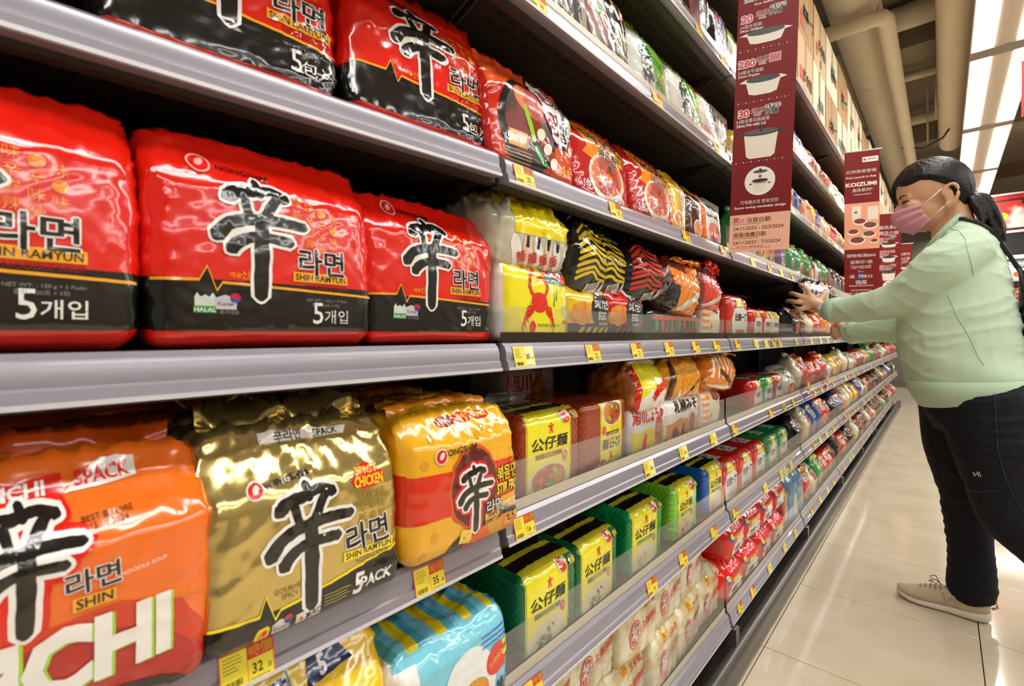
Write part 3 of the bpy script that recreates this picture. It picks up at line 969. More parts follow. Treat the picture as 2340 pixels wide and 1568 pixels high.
GLD = film('#d9c27a', rough=.16, wr=.7, metal=.85, scale=9)
GLDD = film('#d8c274', rough=.2, wr=.6, metal=.75, scale=10)
def gold_items(w):
    p = zig(0, w, .195, .15)
    p = [(0, .165), (.20, .158), (.232, .235), (.272, .115), (.30, .15), (.6, .185), (.78, .215), (w, .245)]
    p = [(a, b - .02) for a, b in p]
    it = [band(p, .0, BLK, 1), strip(p, .014, YEL, 2)]
    it += shin(.452, .065, 1.0, ow=.036)
    it += outlined('라면', .785, .345, .115, BLK, WHT, .05, .03, lay=3, rot=3)
    it += [pR(.635, .232, .945, .282, YEL, 3), pT('SHIN RAMYUN', .79, .257, .035, BLK, .012, lay=4, fit=.285), pT('NOODLE SOUP', .81, .213, .022, K('#6b5a20'), .0, lay=3, fit=.2), pT('Instant Noodles', .83, .188, .016, K('#6b5a20'), 0, lay=3)]
    it += [pT('5', .72, .095, .105, WHT, .03, shear=.2, lay=3, xs=.9), pT('PACK', .83, .09, .058, WHT, .03, shear=.2, lay=3)]
    it += [pT('GOURMET\nSPICY', .345, .20, .026, K('#7d6a2a'), 0, lay=3, xs=.9)]
    for k in range(4): it.append(pR(.52, .10 - .016 * k, .52 + .15 - .02 * (k % 2), .107 - .016 * k, K('#8f8248'), 3, 'lettering'))
    it += taegeuk(.315, .055, .036, 3)
    it += [pR(.372, .022, .425, .075, K('#e7ded6'), 3, 'emblem'), pP([(.385, .035), (.412, .035), (.3985, .058)], RED, 4, 'emblem'), pR(.438, .022, .50, .08, K('#dcd8d2'), 3, 'emblem'), pT('EAC', .469, .05, .036, BLK, .012, xs=.7, lay=4)]
    it += [pE(.215, .045, .035, .04, YEL, 3, 'emblem', n=12, jag=.2), pE(.215, .042, .022, .026, ORG, 4, 'emblem', n=10, jag=.2), pE(.222, .052, .01, .014, RED, 5, 'emblem')]
    it += [pE(.81, .64, .11, .055, RED, 3, 'emblem', n=20, jag=-.14), pE(.80, .68, .075, .05, RED, 3, 'emblem', n=16, jag=-.15), pT('SPICY', .80, .69, .04, K('#f7c31e'), .03, lay=5), pT('CHICKEN', .81, .632, .058, YEL, .03, lay=5, fit=.18)]
    it += seal_logo(.205, .71, .042, RED, WHT) + [pT('NONGSHIM', .355, .735, .034, BLK, .012, lay=3, rot=6)]
    rg = random.Random(6)
    for i in range(3):
        for j in range(3): it.append(pT(rg.choice('辛辣味新鮮麵'), .765 + .062 * i, .55 - .06 * j + .0 * i, .042, K('#a88c34'), 0, lay=2, part='emblem'))
    it += [pP([(.27, .90), (.74, .89), (.76, .935), (.27, .948)], WHT, 3, 'emblem'), pT('辛라면', .42, .922, .04, BLK, .02, lay=4), pT('5PACK', .63, .914, .036, BLK, .02, lay=4)]
    return it
P_GOLD = Pack('noodle_multipack', .188, .184, .12, [GLD, BLK, K('#e0661a')], kscale(gold_items(.188 / .19), .19 / .184), lambda X, Y, Z: np.where(Z < -.70, 1, np.where((X < -.98) & (Z < .2), 2, 0)), .0042,
              fin=dict(mat=GLD, h=.03, seed=8, amp=.012, bend=.5), seed=23, r=.010, bulge=.006, lump=.005, crease=.0042, taper=.5, tstart=.3, lean=.07)

def kim_items(w):
    O2, R2 = K('#f0701a'), K('#d23a17')
    it = [pP([(0, 0), (w, 0), (w, .20), (1.0, .36), (.8, .44), (.4, .42), (0, .5)], R2, 1), pP([(0, 0), (w, 0), (w, .12), (.9, .30), (.7, .38), (0, .36)], K('#b81c12'), 2)]
    it += shin(.535, .42, .66, glow=RED, lay=4, ow=.055)
    it += outlined('라면', .715, .56, .068, BLK, WHT, .05, .03, lay=5, rot=3)
    it += [pR(.655, .457, .78, .505, AMB, 5), pT('SHIN', .717, .481, .036, BLK, .02, lay=6), pT('NOODLE SOUP', .87, .55, .016, WHT, 0, lay=5, rot=6)]
    for dx, m, l in ((.010, LGRN, 7), (0, WHT, 8)):
        it.append(pT('KIMCHI', .525 + dx, .295 - dx * .5, .25, m, .05, lay=l, fit=.86))
    it += [pE(.62, -.02, .40, .14, BLK, 5, 'food_picture', 2), pE(.62, -.03, .37, .115, K('#5a4a52'), 6, 'food_picture', 2), pE(.60, -.05, .33, .12, NOODD, 7, 'food_picture', 2)]
    it += [pP([(.20, .835), (.655, .845), (.65, .905), (.20, .895)], RED, 3), pT('KIMCHI', .50, .87, .045, WHT, .035, lay=5, rot=1), pP([(.655, .845), (.69, .885), (.77, .925), (.88, .925), (.885, .865), (.78, .852)], WHT, 3, 'emblem'), pT('5PACK', .775, .887, .042, RED, .03, lay=5, rot=3)]
    it += [pT('BEST BEFORE\n15.12.2024', .77, .75, .02, BLK, 0, lay=3, rot=3)]
    return it
P_KIM = Pack('noodle_multipack', .205, .178, .12, [K('#f0701a')], kscale(kim_items(.205 / .19), .19 / .178), None, .0044, fin=[dict(mat=K('#e85f16'), h=.022, seed=3, amp=.006, bend=.6)], seed=31, r=.008, bulge=.010, lump=.003, crease=.0022, taper=.6, tstart=.4, lean=.05)

def fry_items(w):
    it = [pP([(0, .31), (w, .33), (w, .60), (0, .63)], K('#dd3417'), 1)]
    it += [pE(.55, .46, .25, .31, K('#d8521a'), 2, 'picture', 0, 30, .05), pE(.55, .46, .225, .285, K('#5e1a14'), 3, 'picture', 0, 30, .03)]
    it += [pE(.66, .06, .42, .17, K('#2a2426'), 3, 'food_picture', 10), pE(.70, .04, .37, .13, NOODY, 4, 'food_picture', 10), pE(.45, .04, .08, .05, NOODR, 5, 'food_picture', 20)]
    it += [pP([(.38, .10), (.49, .08), (.51, .165), (.41, .195)], K('#f3cf4e'), 6, 'food_picture'), pE(.43, .13, .014, .014, K('#d89a1e'), 7, 'food_picture'), pE(.47, .15, .01, .01, K('#d89a1e'), 7, 'food_picture')]
    it += shin(.54, .14, .76, lay=6, ow=.05, glow=RED)
    it += outlined('라면', .74, .285, .075, WHT, BLK, .06, .03, lay=6)
    it += [pR(.64, .165, .80, .24, AMB, 5), pT('SHIN\nRAMYUN', .72, .203, .034, BLK, .02, lay=6)]
    it += outlined('볶음면', .905, .50, .09, YEL, BLK, .05, .04, lay=6, xs=.75) + outlined('STIR FRY', .90, .39, .08, YEL, BLK, .05, .03, lay=6, fit=.26)
    it += [pT('GOURMET SPICY\nNOODLES', .91, .25, .03, WHT, .01, lay=6), pP([(.86, .09), (1.02, .12), (1.02, .18), (.87, .145)], K('#efb21c'), 6), pT('치즈', .94, .135, .045, BLK, .03, lay=7)]
    it += seal_logo(.255, .735, .055) + [pT('NONGSHIM', .42, .755, .044, BLK, .016, lay=4, rot=2)]
    it += [pE(.38, .945, .09, .032, DRED, 3, 'emblem'), pE(.56, .955, .10, .034, RED, 3, 'emblem', n=14, jag=.1), pE(.75, .955, .10, .03, RED, 3, 'emblem'), pT('매콤하고', .38, .945, .026, WHT, .01, lay=5), pT('신라면', .56, .955, .03, YEL, .02, lay=5), pT('5PACK', .75, .955, .034, YEL, .02, lay=5)]
    for x, y in ((.2, .86), (.12, .70), (.62, .83), (.18, .2), (.1, .08), (.7, .87)): it += [pE(x, y, .028, .03, K('#dfa01c'), 2, 'picture', n=14)]
    return it
P_FRY = Pack('noodle_multipack', .185, .175, .13, [K('#f3b21e'), K('#d9331a')], fry_items(.185 / .175), lambda X, Y, Z: np.where((Z > -.36) & (Z < .26) & (Y > -.99), 1, 0), .0044,
             fin=[dict(mat=K('#f0921c'), h=.03, seed=13, amp=.014, bend=1.3, dy=-.01), dict(mat=K('#f0a21c'), h=.022, seed=15, amp=.012, bend=.9, dy=.012)], seed=37, r=.016, bulge=.01, lump=.004, crease=.0024, taper=.3, tstart=.55, lean=.02)

def jin_items(w):
    it = [pP([(.05, .80), (.62, .86), (.60, .965), (.05, .93)], K('#e8c418'), 2), pP([(.60, .86), (.88, .90), (.80, .99), (.62, .97)], DBLU, 3), pT('5', .70, .925, .08, WHT, .03, lay=5, rot=8)]
    it += outlined('진라면', .36, .885, .09, DBLU, WHT, .05, .035, lay=4, rot=6)
    it += outlined('진라면', .55, .5, .26, DBLU, WHT, .04, .03, lay=3) + [pR(.1, .08, 1.0, .28, RED, 2), pT('MILD', .55, .18, .12, YEL, .03, lay=4)]
    return it
P_JIN = Pack('noodle_multipack', .19, .185, .12, [K('#f2c600')], jin_items(.19 / .185), None, .005, fin=dict(mat=K('#e9b514'), h=.03, seed=9, amp=.01, bend=1.2), seed=43, r=.012, bulge=.01, lump=.004, crease=.002, taper=.5, tstart=.3, lean=.08)

def blue_items(w):
    it = [pE(.85, .40, .34, .40, K('#e9ecea'), 2, 'picture', 20), pE(.84, .28, .25, .19, NOODY, 3, 'food_picture', 15), pE(.80, .30, .06, .07, K('#e9a79a'), 4, 'food_picture'), pE(.88, .25, .07, .03, GRN, 4, 'food_picture', 40), pE(.70, .25, .06, .05, LGRN, 4, 'food_picture')]
    it += [pE(1.22, .52, .17, .15, RED, 4, 'emblem', 20), pT('구매하면', 1.2, .52, .05, YEL, .02, lay=6, rot=20), pR(1.3, .50, 1.40, .66, YEL, 5, 'emblem'), pT('증정', 1.35, .58, .05, BLK, .02, lay=6)]
    it += [pR(.46, .12, .62, .52, K('#eef2f4'), 3, 'emblem'), pT('원산지', .54, .44, .035, K('#5a6ab0'), 0, lay=4)]
    for k in range(3): it.append(pR(1.0, .80 - .05 * k, 1.38, .815 - .05 * k, BLU, 3, 'lettering'))
    it += [pR(0, .0, .24, .9, WHT, 2), pR(.07, .30, .17, .36, RED, 4), pR(.17, .2, .24, .42, RED, 4)]
    for k in range(7): it.append(pR(.03, .58 - .04 * k, .15, .594 - .04 * k, GRY, 4, 'lettering'))
    it += [pT('스낵면', 1.2, .15, .2, DBLU, .03, lay=5)]
    return it
def blue_paint(X, Y, Z):
    st = np.floor((X + 1) * 5.0)
    top = (Z > .99)
    s2 = (np.floor((X + 1) * 6.5).astype(int) % 3)
    return np.where(top, np.where(s2 == 0, 2, np.where(s2 == 1, 0, 1)), np.where(X < -.99, 3, 0))
P_BLUE = Pack('noodle_multipack', .195, .135, .15, [SKY, K('#efd21c'), K('#56b4c8'), WHT], blue_items(.195 / .135), blue_paint, .0032, seed=47, r=.022, bulge=.008, lump=.004, crease=.0025, taper=.1, tstart=.5)

# ---- the five-packet bundles of yellow noodles with coloured sides
def doll(x, y, s, lay=4):
    return [pE(x, y + s * .42, s * .13, s * .14, RED, lay, 'emblem', n=10), pP([(x - s * .45, y + s * .3), (x - s * .4, y + s * .38), (x, y + s * .24), (x + s * .4, y + s * .38), (x + s * .45, y + s * .3), (x + s * .14, y + s * .08), (x + s * .32, y - s * .45), (x + s * .18, y - s * .45), (x, y - s * .12), (x - s * .18, y - s * .45), (x - s * .32, y - s * .45), (x - s * .14, y + s * .08)], RED, lay, 'emblem')]
def doll_items(w, side, strip_txt, food, tops, x0=.04, x1=.80, line=None):
    Yl = K('#f2e60a')
    m = (x0 + x1) / 2 * w; wi = (x1 - x0) * w
    it = [pR(x0 * w, 0, x1 * w, .998, Yl, 1), pR(x0 * w + .012, 0, x0 * w + .018, .99, side, 2), pR(x1 * w - .018, 0, x1 * w - .012, .99, side, 2)]
    it += doll(m + .02, .80, .13)
    it += [pT('公仔麵', m, .63, .16, BLK, .032, lay=4, shear=.12, fit=wi * .82)]
    it += [pR(m - wi * .33, .45, m + wi * .27, .51, side, 3), pT(strip_txt, m - wi * .03, .48, .042, Yl, .01, lay=4)]
    it += bowl(m - wi * .02, .165, wi * .45, .22, food, K('#e6e0d2'), tops, 3)
    it += [pE(m + wi * .34, .42, .06, .065, RED, 5, 'emblem', n=20, jag=-.08), pT('港式\n口味', m + wi * .34, .42, .036, WHT, .01, lay=6)]
    it += outlined('5', m + wi * .36, .925, .17, K('#d83a2a'), WHT, .06, .05, lay=6, xs=1.3, shear=-.3) + outlined('包裝', m + wi * .62, .90, .055, YEL, BLK, .05, .03, lay=6)
    return it
def doll_paint(X, Y, Z):
    st = ((np.floor((Y + 1) * 6.5).astype(int) % 3) == 0).astype(int)
    return np.where(Z > .99, np.where((np.abs(X) < .84), 1 + st, 0), 0)
def embossed(col):
    m = film(col, rough=.26, wr=.35, scale=22)
    return m
def grid_emboss(col):
    key = ('emboss', col)
    if key in MATS: return MATS[key]
    m, nt, b = _new('embossed_film')
    b.inputs['Base Color'].default_value = (*lin(col), 1); b.inputs['Roughness'].default_value = .25; b.inputs['Coat Weight'].default_value = .4
    tc = _n(nt, 'ShaderNodeTexCoord')
    ck = _n(nt, 'ShaderNodeTexChecker', Scale=150.0)
    ck.inputs['Color1'].default_value = (*[x * .8 for x in lin(col)], 1); ck.inputs['Color2'].default_value = (*[min(1, x * 1.15) for x in lin(col)], 1)
    nt.links.new(tc.outputs['Object'], ck.inputs['Vector']); nt.links.new(ck.outputs['Color'], b.inputs['Base Color'])
    bp = _n(nt, 'ShaderNodeBump', Strength=.35, Distance=.003)
    nt.links.new(ck.outputs['Fac'], bp.inputs['Height']); nt.links.new(bp.outputs[0], b.inputs['Normal'])
    MATS[key] = m
    return m
def doll_pack(col, side, txt, food, tops, seed, W=.16, H=.135, x0=.05, x1=.80, clear=True):
    topd = film(col, rough=.16, wr=.9, scale=26)
    return Pack('noodle_multipack', W, H, .2, [grid_emboss(col), K('#20180f', rough=.12, wr=.9), K('#cfc22a', rough=.16, wr=.9)], doll_items(W / H, side, txt, food, tops, x0, x1), doll_paint, .0048, seed=seed, r=.012, bulge=.004, lump=.0018, crease=.0014, taper=.06, tstart=.7,
                fin=dict(mat=clear_plastic('clear_bag_film', alpha=.22, rough=.12), h=.03, seed=seed, amp=.012, bend=-.7, dy=.03))
P_BRN = doll_pack('#9c3f20', BRN, '原味冬菜', NOOD, [(RED, 3), (LGRN, 3), (GRN, 1)], 51)
P_BRN2 = doll_pack('#9c3f20', BRN, '原味冬菜', NOOD, [(RED, 3), (LGRN, 3)], 52, W=.17, x0=.14, x1=.66)
P_GRN = [doll_pack('#126b38', DGRN, '菜蔬雪菜麵', NOODW, [(GREENS, 8)], 53 + k, W=.15) for k in range(2)]
P_GRN3 = doll_pack('#0f9c50', GRN, '紫菜湯麵', NOODW, [(NOODY, 3)], 57, W=.155)
P_LGRN = doll_pack('#8ad23a', GRN, '鮮辣湯麵', NOODW, [(RED, 3)], 59, W=.155, x0=.12, x1=.78)
P_BLU = doll_pack('#1e5fc4', BLU, '鮮蝦湯麵', NOODW, [(PNK, 3)], 61, W=.15, x0=.16, x1=.86)

# ---- other packs of the second bay
def crab_items(w):
    Yb = K('#f4e616'); it = [pR(0, 0, w, 1, Yb, 0)]
    it += [pE(.56, .47, .15, .13, RED, 3, 'picture', 0, 16, .08, 4), pE(.44, .18, .05, .07, RED, 3, 'picture', 10)]
    for a, b in (([(.46, .55), (.40, .60), (.39, .74), (.45, .82)], .045), ([(.44, .80), (.47, .86), (.50, .80)], .04), ([(.66, .56), (.72, .66), (.66, .76)], .045), ([(.52, .75), (.60, .77), (.70, .75)], .04)):
        it.append(pS(a, [b] * len(a), RED, 3, 'picture', .2, 2, 4))
    for k in range(4):
        for sx in (-1, 1):
            it.append(pS([(.56 + sx * .12, .42 - .02 * k), (.56 + sx * (.22 + .02 * k), .40 - .06 * k), (.56 + sx * (.17 + .03 * k), .30 - .07 * k)], [.03, .025, .01], RED, 3, 'picture', .1, k, 4))
    it += [pP([(.52, .995), (w, .93), (w, .70), (.72, .72)], TEAL, 2)]
    it += outlined('蟹王麵', .90, .83, .15, RED, WHT, .05, .05, lay=4, rot=-12, fit=.55)
    it += [pR(.32, .93, .45, .985, WHT, 3), pT('壽桃', .385, .957, .045, RED, .01, lay=4), pT('SINCE 1968', .40, .87, .045, RED, .01, lay=3, fit=.26), pE(1.12, .43, .075, .13, WHT, 3, 'emblem'), pT('5食', 1.12, .43, .08, GRN, .02, lay=4, fit=.12)]
    for x, y in ((.36, .72), (.84, .52), (.36, .38), (.9, .6)):
        it.append(pS([(x, y - .08), (x + .02, y), (x + .03, y + .09)], [.03, .02, .01], GRN, 2, 'picture', .8, 3, 4))
    it += [pT('壽桃牌麵廠股份有限公司', .75, .2, .03, GRN, 0, lay=3), pT('公仔麵伊麵', 1.12, .24, .06, RED, .02, lay=3, fit=.2)]
    return it
P_CRAB = Pack('noodle_multipack', .16, .135, .15, [K('#f2ece2'), K('#f4e616')], crab_items(.16 / .135), lambda X, Y, Z: np.where(X < -.99, 0, 1), .0048, seed=67, r=.012, bulge=.006, lump=.002, crease=.0016, taper=.15, tstart=.5)
def egg_items(w, c, c2):
    it = [pR(0, .0, w, .30, BLK, 1), pE(.9, .55, .36, .32, BLK, 3, 'picture', 15, 26, .03)]
    for k in range(7): it.append(pP([(.1 + .2 * k, .02), (.2 + .2 * k, .02), (.38 + .2 * k, .24), (.28 + .2 * k, .24)], c2, 2))
    it += [pE(.30, .47, .28, .20, NOODY, 2, 'food_picture', 10, 20, .1), pE(.9, .93, .22, .14, WHT, 3, 'emblem')]
    it += outlined('SALTED', .88, .63, .13, WHT, BLK, .04, .02, lay=5, fit=.5, rot=-4) + [pT('EGG.', .92, .44, .15, WHT, .03, lay=5, fit=.3), pT('FLAVOUR', .95, .30, .05, WHT, .01, lay=5)]
    it += [pT("IRVINS", .93, .9, .06, BLK, .03, lay=5), pE(.36, .90, .12, .07, DRED, 3, 'emblem'), pT('HOT!', .36, .9, .06, WHT, .02, lay=5)]
    return it
P_EGGY = Pack('noodle_multipack', .135, .108, .13, [K('#e9c81e')], egg_items(.135 / .108, YEL, K('#d9b81e')), None, .005, seed=71, r=.016, bulge=.008, lump=.003, crease=.002, taper=.3, tstart=.4)
P_EGGR = Pack('noodle_multipack', .15, .108, .13, [K('#cc2418')], egg_items(.15 / .108, RED, K('#a5281c')), None, .005, seed=72, r=.016, bulge=.008, lump=.003, crease=.002, taper=.3, tstart=.4)
def stripe_items(w, c, n=8, seed=1):
    it = []
    rg = random.Random(seed)
    for k in range(n):
        y = .30 + k * .085
        it.append(pS([(.02, y - .06), (w * .3, y + .03 + .05 * rg.random()), (w * .55, y - .02), (w * .98, y - .10 + .12 * rg.random())], [.045] * 4, c, 2, 'color_band', .1, k, 5))
    it += [pP([(w * .25, .04), (w * .62, .10), (w * .62, .26), (w * .25, .20)], WHT, 3, 'emblem')]
    for k in range(12): it.append(pP([(w * (.28 + .026 * k), .075 + .008 * k), (w * (.292 + .026 * k), .078 + .008 * k), (w * (.292 + .026 * k), .20 + .008 * k), (w * (.28 + .026 * k), .197 + .008 * k)], BLK, 4, 'lettering'))
    it += [pP([(w * .98, .62), (w * .98, .5), (w * .80, .12), (w * .60, .02), (w * .66, .14), (w * .86, .36)], K('#d8d8d6'), 3)]
    return it
P_STRY = [Pack('noodle_multipack', .125, .14, .11, [BLK], stripe_items(.125 / .14, K('#e2c416'), 8, k), None, .005, fin=dict(mat=BLK, h=.02, seed=k, amp=.012, bend=.6), seed=73 + k, r=.03, bulge=.01, lump=.006, crease=.004, taper=.6, tstart=.1, waist=.2) for k in range(2)]
P_STRR = Pack('noodle_multipack', .15, .135, .11, [BLK], stripe_items(.15 / .135, K('#d8281c'), 8, 3), None, .005, fin=dict(mat=BLK, h=.02, seed=4, amp=.012, bend=.6), seed=79, r=.03, bulge=.01, lump=.006, crease=.004, taper=.6, tstart=.1, waist=.2)
P_CLRY = Pack('noodle_multipack', .175, .12, .15, [K('#c9c2a8', rough=.1, wr=1.2), K('#f0d400'), K('#e8dccf', rough=.1, wr=.9)], [pR(.28, .52, 1.44, .995, K('#f2dc0c'), 1)] + [pE(.32 + .2 * k, .3, .08, .22, m, 2, 'picture', 10, 14, .15, k) for k, m in enumerate((WHT, K('#f0c8b8'), WHT, K('#e9d0c0'), WHT))] + [pR(.48 + .2 * k, .35, .54 + .2 * k, .5, BLK, 3) for k in range(4)] + [pP([(.36 + .2 * k, .02), (.5 + .2 * k, .0), (.46 + .2 * k, .12)], K('#e8b81e'), 3) for k in range(4)] + [pT('麵', .42 + .21 * k, .22, .12, RED, .02, lay=4, rot=20) for k in range(4)],
              lambda X, Y, Z: np.where(X < -.99, 0, np.where(Z > .99, 1, 0)), .005, seed=83, r=.034, bulge=.01, lump=.007, crease=.006, taper=.3, tstart=.3, waist=.08)
def crumple(c, seed, W=.14, H=.12, band_=None, items=None, c2=None):
    w = W / H
    it = items or ([pP([(w * .25, .05), (w * .36, .02), (w * .95, .45), (w * .95, .56), (w * .8, .5)], K('#dcd6cc'), 2)] + ([pR(0, 0, w * .3, .5, BLK, 1)] if band_ else []))
    return Pack('noodle_multipack', W, H, .12, [K(c)] + ([c2] if c2 else []), it, (lambda X, Y, Z: np.where((X + .35 * Z < -.72) | ((Z > .6) & (X < .1)), 1, 0)) if c2 else None, .005, fin=dict(mat=K(c), h=.022, seed=seed, amp=.006, bend=-1.5, dy=-.035, w=.8), seed=seed, r=.03, bulge=.012, lump=.008, crease=.007, taper=.35, tstart=.1, waist=.12, skew=.15)
P_CORG = crumple('#ee8410', 87, .19, .14, True, c2=NOODD)
P_CRED = crumple('#e6200e', 89, .18, .12, c2=NOODD)
P_DARK = Pack('noodle_multipack', .15, .075, .12, [K('#1d1614')], [pE(.3 + .35 * k, .45, .1, .2, m, 2, 'picture', 0, 14, .2, k) for k, m in enumerate((GRN, RED, NOODD, GRN, RED))] + [pT('一番芳醇', 1.1, .22, .2, RED, .03, lay=4), pR(.1, .62, 1.8, .74, RED, 2)], None, .006, seed=91, r=.014, lump=.003, crease=.002, taper=.2)
def champ_items(w):
    it = [pP([(0, 1), (w, 1), (w, .0), (.75, 0), (.62, .5), (.3, .8), (0, .6)], K('#e0521a'), 1), pR(0, .0, .12, .5, K('#d9381a'), 1)]
    it += [pE(.44, .42, .38, .44, K('#1f1614'), 2, 'food_picture', -12), pE(.46, .44, .33, .36, NOODD, 3, 'food_picture', -12), pE(.48, .62, .24, .14, NOODR, 4, 'food_picture', -10)]
    it += [pS([(.36, .55), (.42, .42), (.47, .28)], [.05, .06, .05], LGRN, 5, 'food_picture', .2, 3, 5), pS([(.50, .22), (.58, .14), (.64, .10)], [.06, .06, .04], GRN, 5, 'food_picture', .2, 4, 5)]
    for k in range(6): it.append(pE(.52 + .05 * k, .42 - .055 * k, .07, .05, CRM if k % 2 else BRN, 5 + k % 2, 'food_picture', 35, 14))
    oc = [(.66, .96), (.90, .96), (1.12, .82), (1.14, .60), (1.02, .38), (.82, .36), (.66, .56), (.58, .80)]
    cx, cy = .86, .68
    it += [pP([(cx + (a - cx) * 1.1, cy + (b - cy) * 1.1) for a, b in oc], K('#3a1a14'), 6, 'emblem'), pP(oc, K('#e8e6e2'), 7, 'emblem')]
    it += [pT('오', .73, .80, .17, K('#a3241c'), .03, lay=9), pT('짬', .79, .54, .17, K('#a3241c'), .03, lay=9), pT('해물\n맛.', .99, .70, .10, BLK, .03, lay=9), pT('뽕', .96, .49, .14, BLK, .03, lay=9), pT('짬뽕 맛', .92, .88, .04, BLK, 0, lay=9)]
    it += [pR(.16, .17, .38, .31, K('#e9a04a'), 6), pT('5개입', .27, .24, .085, WHT, .02, lay=8)]
    for k in range(4): it.append(pR(.12, .13 - .028 * k, .44, .143 - .028 * k, K('#a08a70'), 6, 'lettering'))
    it += [pT('오짬 박사님', 1.02, .13, .05, YEL, .02, lay=6, rot=8)]
    return it
P_CHAMP = Pack('noodle_multipack', .207, .178, .11, [K('#d3261a'), ORG], champ_items(.207 / .178), None, .0044, seed=97, r=.010, bulge=.01, lump=.004, crease=.003, taper=.5, tstart=.3, lean=.1)
def neo_items(w, eng):
    it = [pP([(.20, .97), (.98, .93), (.98, .50), (.78, .46), (.62, .52), (.42, .44), (.14, .52), (.24, .62), (.16, .74)], ORG, 1)]
    it += outlined('NEOGURI' if eng else '너구리', .62, .76, .17 if eng else .2, BLK, WHT, .04, .04, lay=4, fit=.68, rot=-6) + outlined('너구리' if eng else '얼큰한', .66, .58, .11, BLK, WHT, .04, .03, lay=4, rot=-10)
    it += bowl(.64, .31, .40, .29, NOODR, K('#e9dcc4'), [(RED, 4), (DGRN, 2), (CRM, 2), (ORG, 2)], 2, seed=7)
    it += [pT('5包入', .24, .15, .12, WHT, .03, lay=6, fit=.28), pT('烏冬湯味', .85, .07, .07, WHT, .03, lay=6), pR(.90, .52, 1.06, .74, K('#eab41c'), 5, 'emblem'), pT('韓國\nUDON', .98, .63, .05, BLK, .01, lay=6)]
    it += [pT('NONGSHIM', .4, .91, .035, BLK, .01, lay=3)]
    return it
P_NEO = [Pack('noodle_multipack', .20, .165, .11, [K('#c01c18')], neo_items(.20 / .165, k), None, .0048, seed=101 + k, r=.012, bulge=.012, lump=.004, crease=.003, taper=.5, tstart=.3, lean=.12) for k in (0, 1)]
P_YLW = Pack('noodle_multipack', .10, .165, .1, [K('#f0b812')], [pT('감\n자\n면', .34, .62, .13, WHT, .02, lay=3), pE(.22, .22, .17, .14, WHT, 2, 'food_picture'), pE(.22, .22, .14, .11, NOODY, 3, 'food_picture')], None, .006, seed=105, r=.02, bulge=.008, lump=.004, crease=.0025, taper=.5, tstart=.3, lean=.1)
P_CURRY = Pack('noodle_multipack', .105, .158, .1, [K('#4a2a18')], [pT('CURRY\nRamyun', .33, .57, .13, WHT, .03, lay=3, fit=.5), pE(.32, .87, .16, .1, AMB, 2, 'emblem'), pE(.36, .2, .2, .15, CRM, 2, 'food_picture'), pE(.36, .2, .17, .12, NOODY, 3, 'food_picture')], None, .006, seed=107, r=.02, bulge=.008, lump=.004, crease=.0025, taper=.5, tstart=.3, lean=.1)
P_CHUNG = Pack('noodle_multipack', .14, .155, .1, [K('#ee6a16'), WHT], [pP([(.1, .92), (.8, .92), (.82, .1), (.12, .06)], K('#eee8e0'), 1), pT('濃湯麵', .46, .72, .12, BLK, .03, lay=3), pT('ChungTangMyun', .46, .55, .1, BLK, .03, lay=3, fit=.68), pE(.45, .26, .3, .22, CRM, 2, 'food_picture'), pE(.45, .26, .26, .18, NOODR, 3, 'food_picture'), pE(.25, .86, .04, .04, RED, 3, 'emblem')], None, .006, seed=109, r=.02, bulge=.008, lump=.004, crease=.0025, taper=.5, tstart=.3, lean=.1)
P_BOX = Pack('carton', .16, .17, .12, [K('#e8dcc4')], [pR(.1 + .22 * (k % 4), .1 + .22 * (k // 4), .22 + .22 * (k % 4), .22 + .22 * (k // 4), DRED, 1) for k in range(16)], None, .02, seed=3, r=.004, bulge=0, lump=0, crease=0, taper=0, cat='carton')
P_BWP = Pack('noodle_multipack', .17, .21, .1, [K('#1a1614')], [pR(0, 0, .05, 1, K('#c9bfae'), 1), pE(.22, .42, .17, .32, speckle('#8a1c14', '#e9d8c0', '#3f8a34', 60, name='dish_print'), 2, 'food_picture'), pT('사\n천', .60, .5, .26, K('#e6d6ae'), .04, lay=3), pR(.70, .62, .80, .95, RED, 2)], None, .006, seed=113, r=.012, bulge=.01, lump=.005, crease=.0045, taper=.5, tstart=.3, lean=.1)
def soon_items(w, s=0):
    return [pP([(0, .998), (w, .998), (w, .0), (w * .60, .0), (w * .46, .5), (w * .24, .76), (0, .80)], K('#9ccc1a'), 1), pP([(w * .62, .0), (w * .80, .0), (w * .70, .55), (w * .44, .68)], K('#62b83a'), 2)] + [pT('순', w * .34, .50, .22, DGRN, .05, lay=4), pT('순', w * .36, .26, .2, BLK, .05, lay=4), pT('SOON', w * .64, .50, .08, GRN, .02, lay=4), pT('VEGGIE', w * .7, .36, .07, YEL, .03, lay=4), pT('NOODLE', w * .7, .25, .055, DGRN, .03, lay=4)] + seal_logo(w * .28, .80, .05)
P_SOON = [Pack('noodle_multipack', .19, .21, .11, [K('#b4d62e'), K('#e9ebe2')], soon_items(.19 / .21), lambda X, Y, Z: np.where(Z < .55, 1, 0), .006, fin=dict(mat=K('#a9d029'), h=.03, seed=k, amp=.012, bend=1.2), seed=117 + k, r=.016, bulge=.012, lump=.006, crease=.0045, taper=.6, tstart=.2, lean=.14) for k in range(2)]
